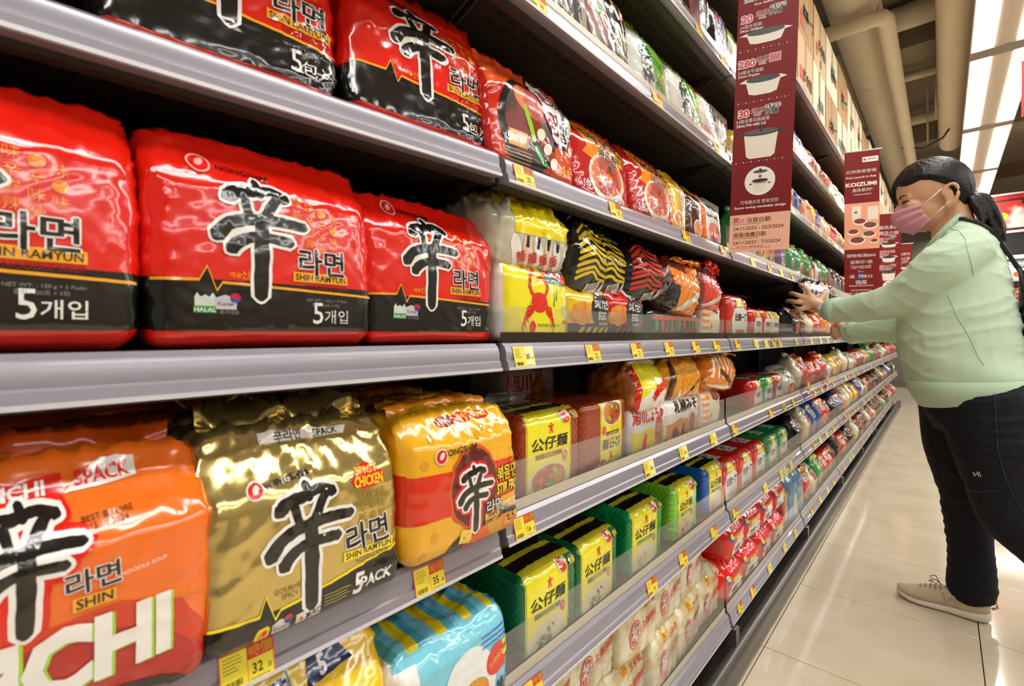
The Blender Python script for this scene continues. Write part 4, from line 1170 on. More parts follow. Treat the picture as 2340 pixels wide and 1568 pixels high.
P_WRED = Pack('noodle_multipack', .15, .19, .1, [K('#e9e4dc'), K('#d52a20')], [pP([(.0, .98), (.76, .98), (.76, .80), (.4, .88), (0, .80)], RED, 1), pT('메밀', .40, .58, .2, BLK, .05, lay=3, fit=.42), pT('소바', .46, .38, .12, BLK, .02, lay=3), pP([(.0, .32), (.5, .2), (.6, .0), (0, 0)], PNK, 2), pT('100', .3, .16, .1, WHT, .02, lay=3)], lambda X, Y, Z: np.where(Z > .72, 1, 0), .006, seed=121, r=.014, bulge=.01, lump=.004, crease=.003, taper=.5, tstart=.3, lean=.1)
P_TOPK = Pack('noodle_multipack', .15, .2, .1, [K('#1a1412')], [pE(.35, .40, .26, .34, NOODD, 2, 'food_picture', 30), pE(.28, .68, .10, .10, K('#c8202c'), 3, 'emblem'), pE(.32, .60, .09, .07, BLU, 4, 'emblem'), pT('짜왕', .45, .8, .14, WHT, .03, lay=4)], None, .008, seed=123, r=.02, bulge=.01, lump=.005, crease=.003, taper=.4, tstart=.3)
P_TOPW = Pack('noodle_multipack', .13, .2, .1, [K('#e6e2d0')], [pE(.30, .40, .2, .3, NOODY, 2, 'food_picture', 10), pP([(0, 1), (.65, 1), (.65, .82), (0, .74)], LGRN, 1), pT('쌀면', .34, .76, .12, DGRN, .03, lay=4)], None, .008, seed=125, r=.02, bulge=.01, lump=.005, crease=.003, taper=.4, tstart=.3)
def asa_items(w):
    return [pP([(0, 0), (w, 0), (w, .46), (w * .62, .40), (w * .4, .50), (w * .2, .42), (0, .46)], K('#f0d81e'), 1), pT('旭川しょうゆ', w * .45, .72, .26, RED, .04, lay=3, fit=w * .84), pE(w * .74, .36, .2, .3, RED, 3, 'emblem', 0, 22, -.05), pE(w * .74, .20, .17, .2, NOOD, 4, 'food_picture'), pT('北海道\n利尻昆布', w * .74, .44, .07, WHT, .02, lay=5), pS([(.42, .05), (.44, .2), (.48, .36)], [.22, .16, .1], RED, 3, 'picture', .3, 3, 5)]
P_ASA = Pack('noodle_multipack', .165, .115, .13, [K('#eee9e2')], asa_items(.165 / .115), None, .005, seed=127, r=.014, bulge=.006, lump=.003, crease=.002, taper=.2, tstart=.5)
P_SAP = Pack('noodle_multipack', .20, .115, .13, [K('#eee9e2')], [pP([(0, 0), (1.74, 0), (1.74, .44), (1.2, .38), (.6, .5), (0, .4)], K('#d9861c'), 1), pT('札幌みそ', .9, .74, .26, K('#3c1f14'), .05, lay=3, fit=1.3), pE(1.25, .30, .26, .28, K('#e8dcc6'), 3, 'food_picture'), pE(1.25, .3, .22, .23, NOOD, 4, 'food_picture'), pE(.3, .18, .16, .14, NOODD, 3, 'food_picture'), pS([(.7, .05), (.72, .2), (.78, .34)], [.2, .15, .1], K('#3c1f14'), 3, 'picture', .3, 3, 5)], None, .005, seed=129, r=.014, bulge=.006, lump=.003, crease=.002, taper=.2, tstart=.5)
P_STRO = Pack('noodle_multipack', .13, .115, .12, [K('#f0e4d2')], [pR(0, .06 + .16 * k, .34, .14 + .16 * k, ORG, 1) for k in range(6)] + [pE(.75, .34, .34, .28, WHT, 2, 'food_picture'), pE(.75, .36, .28, .22, NOODW, 3, 'food_picture'), pE(.8, .8, .28, .16, K('#a34a1c'), 2, 'picture', 20, 14, .2), pE(.45, .3, .05, .06, RED, 4, 'emblem')], None, .006, seed=131, r=.014, bulge=.006, lump=.003, crease=.002, taper=.3, tstart=.4)
P_LAYY = Pack('noodle_multipack', .155, .115, .13, [K('#efe8dc'), NOOD], [pP([(.1, .98), (1.3, .98), (1.25, .62), (.9, .52), (.4, .56), (.1, .35)], K('#ece01c'), 1), pP([(.4, .42), (.62, .62), (1.3, .70), (1.3, .58), (.7, .46), (.55, .3)], RED, 2), pP([(0, 0), (.12, 0), (.18, 1), (.04, 1)], RED, 2)], lambda X, Y, Z: np.where(X < -.9, 1, 0), .005, fin=dict(mat=K('#ece6da'), h=.03, seed=6, amp=.012, bend=-1.2, dy=-.02), seed=133, r=.034, bulge=.012, lump=.007, crease=.006, taper=.5, tstart=0, waist=.1)
P_LAYO = [crumple('#ec9a1c', 135, .20, .112, items=[pP([(.0, 0), (.16, 0), (.3, 1), (.12, 1)], K('#4a1f14'), 2), pP([(.9, .1), (1.5, .45), (1.5, .55), (.95, .2)], K('#4a1f14'), 2), pP([(.2, .0), (.8, .0), (.5, .35)], K('#e6e0d6'), 2)]),
          crumple('#e8821c', 137, .24, .112, items=[pP([(.1 + .28 * k, .35), (.2 + .28 * k, .35), (.34 + .28 * k, .98), (.24 + .28 * k, .98)], K('#f4ead8'), 2) for k in range(5)] + [pP([(.0, .18), (.1, .10), (1.6, .12), (1.8, .3), (1.7, .2)], K('#f4ead8'), 2), pP([(.5, .5), (1.9, .05), (1.9, .2), (.6, .62)], K('#5a2416'), 3)])]
P_LAYB = Pack('noodle_multipack', .17, .10, .12, [K('#cfc2b4')], [pT('旭川', .35, .6, .3, RED, .04, lay=3), pE(1.0, .4, .26, .34, NOOD, 2, 'food_picture'), pT('北海道\n利尻', 1.0, .82, .1, RED, .02, lay=4)], None, .006, seed=139, r=.016, bulge=.006, lump=.004, crease=.002, taper=.2)
# cream noodle bags with the red seal
def fuk_items(w):
    return [pE(.42, .42, .155, .215, RED, 3, 'emblem', -8), pE(.42, .42, .14, .195, WHT, 4, 'emblem', -8), pE(.42, .42, .13, .182, RED, 5, 'emblem', -8), pT('福', .42, .42, .22, WHT, .04, lay=7, xs=.8), pT('上湯伊麵', .86, .52, .13, RED, .03, lay=4, fit=.52, rot=6), pT('五包裝', .84, .80, .09, RED, .01, lay=4, rot=4), pE(.50, .83, .085, .10, K('#f0c92a'), 3, 'emblem', 0, 28, -.12), pT('雞蛋\n強化', .5, .83, .05, RED, .01, lay=4), pT('YUNG SUPERIOR SOUP INSTANT NOODLE', .85, .40, .028, RED, 0, lay=4, fit=.5)]
FUKM = speckle('#cdbb8a', '#efe6cc', '#e9dfc2', 75, rough=.22, name='bagged_noodle_cakes', dist=4.0)
P_FUK = [Pack('noodle_bag', .158, .138, .12, [FUKM], fuk_items(.15 / .135), None, .0052, fin=dict(mat=clear_plastic('white_bag_film', alpha=.6, rough=.15), h=.025, seed=k, amp=.012, bend=1.1), seed=141 + k, r=.012, bulge=.006, lump=.0022, crease=.0032, taper=.25, tstart=.6, cat='noodle bag') for k in range(3)]
# red and green bundles further along
def ichi_items(w, c, txt):
    return [pP([(.24, .06), (w - .14, .06), (w - .10, .40), (w - .16, .66), (w * .7, .74), (.32, .70), (.18, .45)], K('#ece8e2'), 1), pT(txt, w * .56, .50, .2, BLK, .05, lay=3, fit=w * .6), pP([(w * .3, .74), (w * .7, .74), (w * .66, .94), (w * .36, .94)], K('#e6d84a'), 2), pE(.2, .9, .07, .06, DRED, 2, 'emblem'), pR(w * .3, .12, w * .72, .2, c, 2)]
def ichi(col, txt, seed, W=.15, H=.125, D=.2):
    topm = K('#e9e4de')
    return Pack('noodle_multipack', W, H, D, [K(col), topm, BLK], ichi_items(W / H, K(col), txt), lambda X, Y, Z: np.where((Z > .99) & (np.abs(X + .05 * np.sin(Y * 9)) < .5) & (np.abs(Y + .3) < .4), np.where((np.abs(np.sin(X * 14 + 3 * Y)) < .38) & (np.abs(X) < .36) & (np.abs(Y + .3) < .28), 2, 1), 0), .006, seed=seed, r=.014, bulge=.005, lump=.003, crease=.002, taper=.1, tstart=.6)
P_ICHR, P_ICHG = ichi('#d8241a', '出前一丁', 151), ichi('#1b9448', '出前一丁', 153)
P_HOKR, P_HOKG, P_HOKY = ichi('#cc2018', '北海道一丁', 155, .13, .10, .13), ichi('#18a04a', '北海道一丁', 157, .13, .10, .13), ichi('#e6d890', '九州一丁', 159, .12, .10, .13)
P_BIGR = Pack('noodle_multipack', .17, .125, .2, [K('#e6200e', rough=.14, wr=.9), K('#ece8e2')], [(v * (1, .62), f, m, l, q) for v, f, m, l, q in ichi_items(.17 / .125, RED, '出前一丁')] + [pE(.18, .62, .10, .10, BLU, 3, 'emblem'), pE(.2, .65, .07, .06, YEL, 4, 'emblem')], None, .006, fin=dict(mat=K('#e6200e'), h=.03, seed=5, amp=.014, bend=1.0), seed=161, r=.03, bulge=.01, lump=.006, crease=.005, taper=.35, tstart=.2)
# ------------------------------------------------------------------ packs on the shelves
Z = TOPZ
Z0L1 = TOPZ['L1'] - .009
def row(pk, c, px0, lv, label, group=None, dz=0.001, **k):
    """stand a pack on a shelf with its near edge at pixel column px0"""
    return pk.front(c, Yat(px0, c), Z[lv] + dz, label, group, **k)
GS = 'red and black multipacks on the nearest middle shelf'
# nearest bay, middle shelf
P_SHIN[0].front(.50, -.128, Z['M'] + .001, 'red and black noodle multipack cut off by the left picture edge, middle shelf', GS, rz=.03)
P_SHIN[0].front(.50, .091, Z['M'] + .001, 'red and black noodle multipack in the middle of the nearest middle shelf', GS)
P_SHIN[1].front(.50, .302, Z['M'] + .001, 'red and black noodle multipack next to the yellow crab pack', GS, rz=-.02)
P_SHIN[0].front(.64, -.02, Z['M'] + .001, 'shaded red multipack standing behind the left middle-shelf pack', GS)
P_SHIN[1].front(.64, .20, Z['M'] + .001, 'shaded red multipack behind the gap of the middle shelf', GS)
# nearest bay, shelf above
a_ = ang
P_SHINT.front(.545, .070, Z['U1'] + .005, 'dark red and black multipack on the askew upper shelf, left one', 'multipacks on the askew upper shelf', rz=-.08)
P_SHINT.front(.520, .300, Z['U1'] + .005, 'red and black multipack on the upper shelf beside the seafood noodle pack', 'multipacks on the askew upper shelf', rz=-.06)
# nearest bay, shelf below
P_KIM.front(.452, -.088, Z0L1, 'orange kimchi noodle multipack at the lower left picture edge', rz=.03)
P_GOLD.front(.456, .124, Z0L1, 'shiny gold noodle multipack with a black band')
P_FRY.front(.458, .326, Z0L1, 'yellow stir fry noodle multipack with a red band')
P_KIM.front(.615, -.02, Z0L1, 'shaded orange multipack behind the front orange pack')
P_GOLD.front(.615, .14, Z0L1, 'shaded gold multipack behind the front gold pack', rz=.05)
P_FRY.front(.61, .325, Z0L1, 'shaded yellow multipack behind the stir fry pack', rz=-.05)
# nearest bay, lowest visible shelf
P_JIN.front(.462, .112, Z['L2'] + .001, 'yellow multipack with dark blue lettering under the gold pack', rz=-.04)
P_BLUE.front(.478, .318, Z['L2'] + .001, 'sky blue five-packet bundle with yellow striped packets on top')
P_JIN.front(.462, -.10, Z['L2'] + .001, 'yellow multipack with blue lettering below the orange pack')

# second bay, shelf above the middle
row(P_CHAMP, .495, 1127, 'U1', 'orange red seafood noodle multipack with a white octagonal label')
row(P_NEO[0], .50, 1318, 'U1', 'red udon noodle multipack with its bowl, beside the octagonal label pack', 'red udon multipacks')
row(P_NEO[1], .50, 1449, 'U1', 'red udon noodle multipack with English black lettering', 'red udon multipacks')
row(P_YLW, .505, 1537, 'U1', 'plain yellow noodle pack next to the brown curry pack')
row(P_CURRY, .505, 1573, 'U1', 'dark brown curry noodle pack')
row(P_CHUNG, .505, 1609, 'U1', 'white and orange noodle pack left of the hanging red banner')
P_BOX.front(.56, 1.50, Z['U1'] + .001, 'cream carton with dark red squares behind the hanging banner')
P_NEO[0].front(.66, .86, Z['U1'] + .001, 'shaded red pack behind the two udon multipacks')
# second bay, higher shelves
row(P_BWP, .50, 1338, 'U2', 'black noodle multipack with cream lettering on the higher shelf')
row(P_SOON[0], .505, 1446, 'U2', 'lime green and white vegetable noodle multipack, nearer one', 'lime green multipacks')
row(P_SOON[1], .505, 1541, 'U2', 'lime green and white vegetable noodle multipack, farther one', 'lime green multipacks')
row(P_WRED, .505, 1604, 'U2', 'white noodle pack with a red top beside the lime packs')
P_BOX.front(.53, 1.49, Z['U2'] + .001, 'cream carton on the higher shelf behind the banner')
P_BWP.front(.50, .56, Z['U2'] + .001, 'black noodle multipack nearest on the higher shelf', rz=.05)
row(P_TOPK, .505, 1560, 'T', 'black noodle pack on the topmost visible shelf, nearer one', 'black packs on the topmost shelf')
row(P_TOPK, .505, 1618, 'T', 'black noodle pack on the topmost visible shelf, farther one', 'black packs on the topmost shelf', rz=.06)
row(P_TOPW, .505, 1664, 'T', 'white and green noodle pack at the banner top')

# second bay, middle shelf: bottom layer
row(P_CRAB, .492, 1151, 'M', 'bright yellow noodle pack printed with a red crab')
row(P_EGGY, .50, 1297, 'M', 'yellow salted egg noodle pack with black stripes')
row(P_EGGR, .50, 1388, 'M', 'red salted egg noodle pack beside the yellow one')
row(P_DARK, .50, 1487, 'M', 'flat dark noodle pack under the orange crumpled pack')
P_DARK.front(.50, 1.155, Z['M'] + .001, 'flat dark noodle pack under the red crumpled pack')
row(P_STRO, .50, 1607, 'M', 'orange striped white noodle pack at the end of the middle shelf')
# second bay, middle shelf: packs lying on top
P_CLRY.front(.495, .505, Z['M'] + .116, 'clear bag of packets with a yellow top lying on the crab pack', rx=.10)
P_STRY[0].front(.505, .705, Z['M'] + .095, 'black bag with yellow tiger stripes, nearer one', 'tiger striped bags', rx=.25, rz=.1)
P_STRY[1].front(.52, .815, Z['M'] + .095, 'black bag with yellow tiger stripes, farther one', 'tiger striped bags', rx=.15)
P_STRR.front(.505, .935, Z['M'] + .090, 'black bag with red tiger stripes', rx=.2, rz=-.05)
P_CORG.front(.488, 1.055, Z['M'] + .066, 'crumpled orange noodle pack with a white strip', rx=.12, ry=.12)
P_CRED.front(.492, 1.262, Z['M'] + .084, 'crumpled red noodle pack hanging over the striped pack', rx=.1, ry=.15)
# third bay, middle shelf near the hands
row(ichi('#d02a1c', '出前一丁', 171, .19, .135, .13), .50, 1663, 'M', 'tall red noodle pack beside the orange striped pack')
row(P_HOKR, .50, 1716, 'M', 'red and white noodle bundle, nearer one on the middle shelf', 'red and white bundles near the hands')
P_HOKR.front(.50, 1.925, Z['M'] + .001, 'red and white noodle bundle, farther one on the middle shelf', 'red and white bundles near the hands')
P_HOKY.front(.50, 2.065, Z['M'] + .001, 'pale yellow noodle bundle beside the held pack')

# second bay, shelf below the middle
row(P_BRN, .498, 1193, 'L1', 'yellow and brown five-packet bundle, upright lettering')
o = P_BRN2.front(.498, Yat(1329, .498), Z['L1'] + .001 + P_BRN2.H, 'yellow and brown five-packet bundle standing upside down')
o.rotation_euler = (Matrix.Rotation(math.pi / 2, 4, 'Z') @ Matrix.Rotation(math.pi, 4, 'Y')).to_euler()
row(P_ASA, .50, 1443, 'L1', 'white and yellow soy noodle pack with red lettering')
row(P_SAP, .50, 1522, 'L1', 'white and ochre miso noodle pack with dark lettering')
row(P_STRO, .50, 1607, 'L1', 'orange striped noodle pack below the crumpled orange packs')
P_LAYY.front(.495, 0.93, Z['L1'] + .098, 'crumpled white and lemon yellow pack lying on the soy pack', rx=.15)
P_LAYO[0].front(.50, 1.10, Z['L1'] + .100, 'crumpled amber pack with a brown edge lying on the miso pack', rx=.1)
P_LAYO[1].front(.492, 1.345, Z['L1'] + .100, 'crumpled orange pack with cream stripes lying on top', rx=.05, ry=.12)
P_LAYB.front(.705, 0.76, Z['L1'] + .10, 'shaded white noodle pack with red lettering behind the brown bundles')
P_LAYB.front(.705, .58, Z['L1'] + .03, 'dark pack deep on the shelf behind the brown bundles')
# third bay, same shelf
P_HOKR.front(.50, 1.80, Z['L1'] + .001, 'red and white noodle bundle right of the crumpled orange packs')
P_HOKG.front(.50, 1.955, Z['L1'] + .001, 'green topped white noodle bundle on the third shelf')
P_HOKR.front(.50, 2.10, Z['L1'] + .001, 'red and white noodle bundle right of the green topped one')
# second bay, second shelf from the floor
row(P_GRN[0], .495, 1192, 'L2', 'dark green and yellow five-packet bundle next to the sky blue one')
row(P_GRN[1], .495, 1318, 'L2', 'dark green and yellow five-packet bundle, second along', rz=.02)
row(P_GRN3, .50, 1440, 'L2', 'bright green and yellow five-packet bundle')
row(P_LGRN, .50, 1538, 'L2', 'lime green and yellow five-packet bundle')
row(P_BLU, .505, 1611, 'L2', 'blue and yellow five-packet bundle')
for pk, y, lb in ((P_ICHR, 1.500, 'red five-packet bundle right of the blue one'), (P_ICHR, 1.665, 'red five-packet bundle, second after the blue one'), (P_ICHR, 1.83, 'red five-packet bundle just before the green bundles'), (P_ICHG, 2.01, 'green five-packet bundle right of the red ones, nearer'), (P_ICHG, 2.18, 'green five-packet bundle right of the red ones, farther')):
    pk.front(.50, y, Z['L2'] + .001, lb)
for k, pk in enumerate((P_GRN[0], P_GRN[1])):
    pk.front(.72, .58 + .2 * k, Z['L2'] + .001, 'shaded green bundle deep on the shelf, %s one' % ('nearer' if k == 0 else 'farther'), 'shaded green bundles')

# bottom shelf: cream bags in two layers, then red bags
n = 0
for lay in range(2):
    for k in range(6):
        y = .52 + .162 * k + (.03 if lay else 0)
        if y + .15 > 1.49: continue
        n += 1
        P_FUK[(k + lay) % 3].front(.492 + .008 * ((k * 7 + lay) % 3), y, Z['B'] + .001 + .131 * lay, 'cream noodle bag with a red round seal, %s of the %s layer' % (_names[k], 'lower' if lay == 0 else 'upper'), 'cream noodle bags on the bottom shelf', rz=.06 * math.sin(k * 5 + lay), ry=.04 * math.sin(k * 3 + 2 * lay))
for lay in range(2):
    for k in range(4):
        y = 1.50 + .178 * k + (.02 if lay else 0)
        P_BIGR.front(.49, y, Z['B'] + .001 + .122 * lay, 'glossy red noodle bag, %s of the %s layer beyond the cream bags' % (_names[k], 'lower' if lay == 0 else 'upper'), 'glossy red bags on the bottom shelf', rz=.05 * math.sin(k * 4 + lay))

# ------------------------------------------------------------------ smaller packs further along the run
COLN = [('red', '#d4261c', '#ece4da', '#f2c21e'), ('yellow', '#eec31c', '#d8281c', '#fff0c0'), ('green', '#2b9445', '#eee8d0', '#e6d02a'), ('purple', '#5d3a8c', '#e8dcf0', '#e6b82a'), ('black', '#1c1816', '#c8a03c', '#c8281c'), ('orange', '#ea7a1c', '#f6ead0', '#b3241c'), ('white', '#e9e4da', '#d03024', '#3a7a3c'), ('blue', '#24489c', '#e9e6e0', '#e0b81e'), ('brown', '#6d3c22', '#e8cfa0', '#c8281c'), ('cream', '#e6d8b8', '#b8402c', '#3f7a38')]
SMALL = {}
for ci, (nm, c1, c2, c3) in enumerate(COLN):
    for v in range(2):
        Wd, Hd = ((.14, .16), (.155, .125))[v]
        w = Wd / Hd
        rg = random.Random(ci * 2 + v)
        it = [pE(w * .5, .30, w * .28, .19, K(c2), 2, 'food_picture', 0, 20), pE(w * .5, .30, w * .23, .15, (NOOD, NOODR, NOODY)[ci % 3], 3, 'food_picture', 0, 16), pT(rg.choice(['拉麵', '鮮味', '辛口', '米線', '炒麵', '面條', '味噌']), w * .5, .74, .2, K(c2 if nm != 'white' else '#221a16'), .04, lay=3), pP([(0, 1), (w, 1), (w, .93), (w * .5, .88), (0, .93)], K(c3), 2)]
        SMALL[(nm, v)] = Pack('noodle_pack', Wd, Hd, .10, [K(c1, wr=.8)], it, None, .011, fin=dict(mat=K(c1, wr=.8), h=.02, seed=ci, n=14, amp=.008, bend=.4) if v == 0 else None, seed=200 + ci * 2 + v, r=.024, bulge=.012, lump=.008, crease=.006, taper=.5, tstart=.1)
ORD = ['first', 'second', 'third', 'fourth', 'fifth', 'sixth', 'seventh', 'eighth', 'ninth']
LVN = {'B': 'bottom shelf', 'L2': 'second shelf', 'L1': 'third shelf', 'M': 'fourth shelf', 'U1': 'fifth shelf', 'U2': 'sixth shelf', 'T': 'seventh shelf'}
LOOK = {'B': ['red', 'brown', 'cream', 'green', 'red', 'brown'], 'L2': ['black', 'blue', 'yellow', 'purple', 'white', 'red', 'brown'], 'L1': ['yellow', 'red', 'white', 'yellow', 'red', 'cream'], 'M': ['black', 'red', 'white', 'orange', 'cream', 'red'], 'U1': ['white', 'black', 'black', 'red', 'green', 'cream'], 'U2': ['white', 'yellow', 'purple', 'red', 'orange', 'red'], 'T': ['cream', 'yellow', 'red', 'red', 'orange', 'orange']}
P_STEEL = Pack('noodle_pack', .13, .215, .10, [K('#5d9cc4')], [pR(0, 0, .605, .999, K('#5d9cc4'), 0), pP([(0, .998), (.6, .998), (.6, .86), (0, .80)], K('#8cba6a'), 1), pE(.42, .3, .16, .2, K('#e6d8b0'), 2, 'food_picture'), pT('うどん', .28, .6, .12, K('#1d3a66'), .02, lay=3)], None, .008, seed=301, r=.014, bulge=.01, lump=.005, crease=.004, taper=.5, tstart=.3, lean=.1)
P_DEEP = Pack('noodle_pack', .12, .215, .10, [K('#b3161a')], [pR(0, 0, .558, .999, K('#b3161a'), 0), pE(.28, .3, .18, .14, K('#e0a24a'), 2, 'food_picture'), pT('辣', .28, .65, .2, K('#f2d060'), .03, lay=3)], None, .008, seed=303, r=.014, bulge=.01, lump=.005, crease=.004, taper=.5, tstart=.3, lean=.1)
P_DEEP.front(.50, 2.235, Z['B'] + .001, 'tall deep red packet leaning beside the blue packets', rz=.05)
P_STEEL.front(.50, 2.375, Z['B'] + .001, 'tall steel blue packet on the bottom shelf, nearer one', 'steel blue packets', rz=-.05)
P_STEEL.front(.50, 2.52, Z['B'] + .001, 'tall steel blue packet on the bottom shelf, farther one', 'steel blue packets', rz=.06)
START = {'B': 2.67, 'L2': 2.36, 'L1': 2.26, 'M': 2.62, 'U1': 1.685, 'U2': 1.67, 'T': 1.70}
rg = random.Random(77)
for lv in LEVELS[:-1]:
    y = START[lv]; cnt = {}
    while y < 8.40:
        b = max(i for i in range(9) if SEAMS[i] <= y)
        step = .155 if y < 3.6 else .19 if y < 5.5 else .245
        nm = LOOK[lv][int(rg.random() * len(LOOK[lv]))]
        if rg.random() < .25: nm = COLN[int(rg.random() * len(COLN))][0]
        v = 0 if lv in ('T', 'U2', 'U1') or rg.random() < .35 else 1
        if y + .165 * (1.25 if step > .16 else 1) > SEAMS[b + 1] - .004 and y < SEAMS[b + 1]:
            y = SEAMS[b + 1] + .006
            continue
        cnt[b] = cnt.get(b, 0) + 1
        pk = SMALL[(nm, v)]
        lb = '%s noodle packet, %s along the %s of the %s bay' % (nm, ORD[min(cnt[b] - 1, 8)], LVN[lv], BAYN[b])
        s_ = 1.0 if step < .16 else 1.12 if step < .2 else 1.45
        pk.put(-(.50 + pk.D * s_ / 2 + .01 * rg.random()), y + pk.W * s_ / 2, Z[lv] + .001, lb, 'packets on the %s' % LVN[lv], rz=rg.uniform(-.12, .12), sc=(s_, s_, 1.0 if lv in ('B',) else .95))
        y += max(step, pk.W * s_ + .012)
# ------------------------------------------------------------------ the shopper
from mathutils.bvhtree import BVHTree
def ellipsoid(mb, c, ax, n=20, m=14):
    """ax: three half-axis vectors"""
    c = Vector(c); A, B, Cc = [Vector(a) for a in ax]
    v = [c + Cc]; f = []
    for i in range(1, m):
        t = math.pi * i / m
        for j in range(n):
            q = 2 * math.pi * j / n
            v.append(c + A * math.sin(t) * math.cos(q) + B * math.sin(t) * math.sin(q) + Cc * math.cos(t))
    v.append(c - Cc)
    for j in range(n): f.append((0, 1 + j, 1 + (j + 1) % n))
    for i in range(m - 2):
        for j in range(n):
            a = 1 + i * n + j; b = 1 + i * n + (j + 1) % n
            f.append((a, a + n, b + n, b))
    k = len(v) - 1
    for j in range(n): f.append((k, 1 + (m - 2) * n + (j + 1) % n, 1 + (m - 2) * n + j))
    mb.add(v, f)
def loft(mb, secs, n=28, power=2.3):
    """secs: (centre, half-axis a, half-axis b) vectors; closed ends"""
    v = []; f = []
    for c, a, b in secs:
        c, a, b = Vector(c), Vector(a), Vector(b)
        for j in range(n):
            q = 2 * math.pi * j / n
            cs, sn = math.cos(q), math.sin(q)
            v.append(c + a * (abs(cs) ** (2 / power) * (1 if cs > 0 else -1)) + b * (abs(sn) ** (2 / power) * (1 if sn > 0 else -1)))
    for k in range(len(secs) - 1):
        for j in range(n):
            f.append((k * n + j, k * n + (j + 1) % n, (k + 1) * n + (j + 1) % n, (k + 1) * n + j))
    f.append(tuple(range(n - 1, -1, -1))); f.append(tuple(range((len(secs) - 1) * n, len(secs) * n)))
    mb.add(v, f)
def limb(mb, pts, rads, n=18, sub=6):
    """smooth tapered limb with round ends"""
    P = [Vector(p) for p in pts]; path = []; rr = []
    m = len(P)
    for k in range(m - 1):
        p0, p1, p2, p3 = P[max(k - 1, 0)], P[k], P[k + 1], P[min(k + 2, m - 1)]
        for j in range(sub):
            t = j / sub
            path.append(0.5 * ((2 * p1) + (p2 - p0) * t + (2 * p0 - 5 * p1 + 4 * p2 - p3) * t * t + (3 * p1 - p0 - 3 * p2 + p3) * t ** 3))
            rr.append(rads[k] * (1 - t) + rads[k + 1] * t)
    path.append(P[-1]); rr.append(rads[-1])
    d0 = (path[0] - path[1]).normalized(); d1 = (path[-1] - path[-2]).normalized()
    pre = [(path[0] + d0 * rr[0] * s, rr[0] * math.sqrt(max(0, 1 - s * s))) for s in (.95, .75, .4)]
    post = [(path[-1] + d1 * rr[-1] * s, rr[-1] * math.sqrt(max(0, 1 - s * s))) for s in (.4, .75, .95)]
    mb.tube([a for a, _ in pre] + path + [a for a, _ in post], [b for _, b in pre] + rr + [b for _, b in post], n)
def fuse(mb, name, mat, parent, voxel, smooth=6, fold=None, factor=.5):
    """weld overlapping shells into one continuous skin"""
    me = bpy.data.meshes.new(name)
    me.from_pydata([tuple(p) for p in mb.v], [], mb.f)
    bm = bmesh.new(); bm.from_mesh(me); bmesh.ops.recalc_face_normals(bm, faces=bm.faces); bm.to_mesh(me); bm.free()
    o = bpy.data.objects.new(name, me); COL.objects.link(o)
    r = o.modifiers.new('r', 'REMESH'); r.mode = 'VOXEL'; r.voxel_size = voxel; r.use_smooth_shade = True
    s = o.modifiers.new('s', 'SMOOTH'); s.iterations = smooth; s.factor = factor
    dg = bpy.context.evaluated_depsgraph_get(); dg.update()
    m2 = bpy.data.meshes.new_from_object(o.evaluated_get(dg))
    bpy.data.objects.remove(o); bpy.data.meshes.remove(me)
    m2.name = name
    n = len(m2.vertices)
    co = np.zeros(n * 3); no = np.zeros(n * 3)
    m2.vertices.foreach_get('co', co); m2.vertices.foreach_get('normal', no)
    co = co.reshape(-1, 3); no = no.reshape(-1, 3)
    if fold is not None:
        co = co + no * fold(co, no)[:, None]
        m2.vertices.foreach_set('co', co.ravel())
    m2.materials.clear(); m2.materials.append(mat)
    m2.polygons.foreach_set('use_smooth', np.ones(len(m2.polygons), dtype=bool))
    m2.polygons.foreach_set('material_index', np.zeros(len(m2.polygons), dtype=np.int32))
    m2.update()
    o = bpy.data.objects.new(name, m2)
    link(o, parent)
    return o
def skin_mat():
    m, nt, b = _new('skin')
    b.inputs['Base Color'].default_value = (*lin('#d8a583'), 1)
    b.inputs['Roughness'].default_value = .5
    b.inputs['Subsurface Weight'].default_value = .12
    b.inputs['Subsurface Radius'].default_value = (.01, .004, .002)
    return m
def cloth(col, name, rough=.85, bscale=900., bump=.12, noise=.06):
    return plain(col, rough, name=name, noise=noise, nscale=14, bump=bump, bscale=bscale, sheen=.15)
M_SKIN = skin_mat()
M_MINT = cloth('#c3d9bd', 'mint_fleece')
M_MINTR = cloth('#b7d0b2', 'mint_rib', bump=.3, bscale=300)
M_JEAN = plain('#090b16', .75, name='dark_denim', noise=.25, nscale=14, bump=.2, bscale=900, spec=.3)
M_HAIR = plain('#130e0c', .45, spec=.35, name='black_hair', noise=.3, nscale=60, bump=.25, bscale=120)
M_MASK = plain('#d99aa8', .75, name='pink_mask', noise=.04, nscale=60, bump=.1, bscale=500)
M_SHOE = plain('#c7b597', .6, name='beige_knit', noise=.05, nscale=40, bump=.1, bscale=400)
M_SOLE = plain('#e2d6c4', .5, name='pale_foam_sole')

YB = 2.28
Q = lambda px, py, Y=YB: atY(px, py, Y)
person = empty('person', (0.0, 2.30, 0.0))
tag(person, 'shopper in mint sweatshirt, dark jeans and pink face mask reaching to the shelf', 'person')
PB = -Vector(person.location)
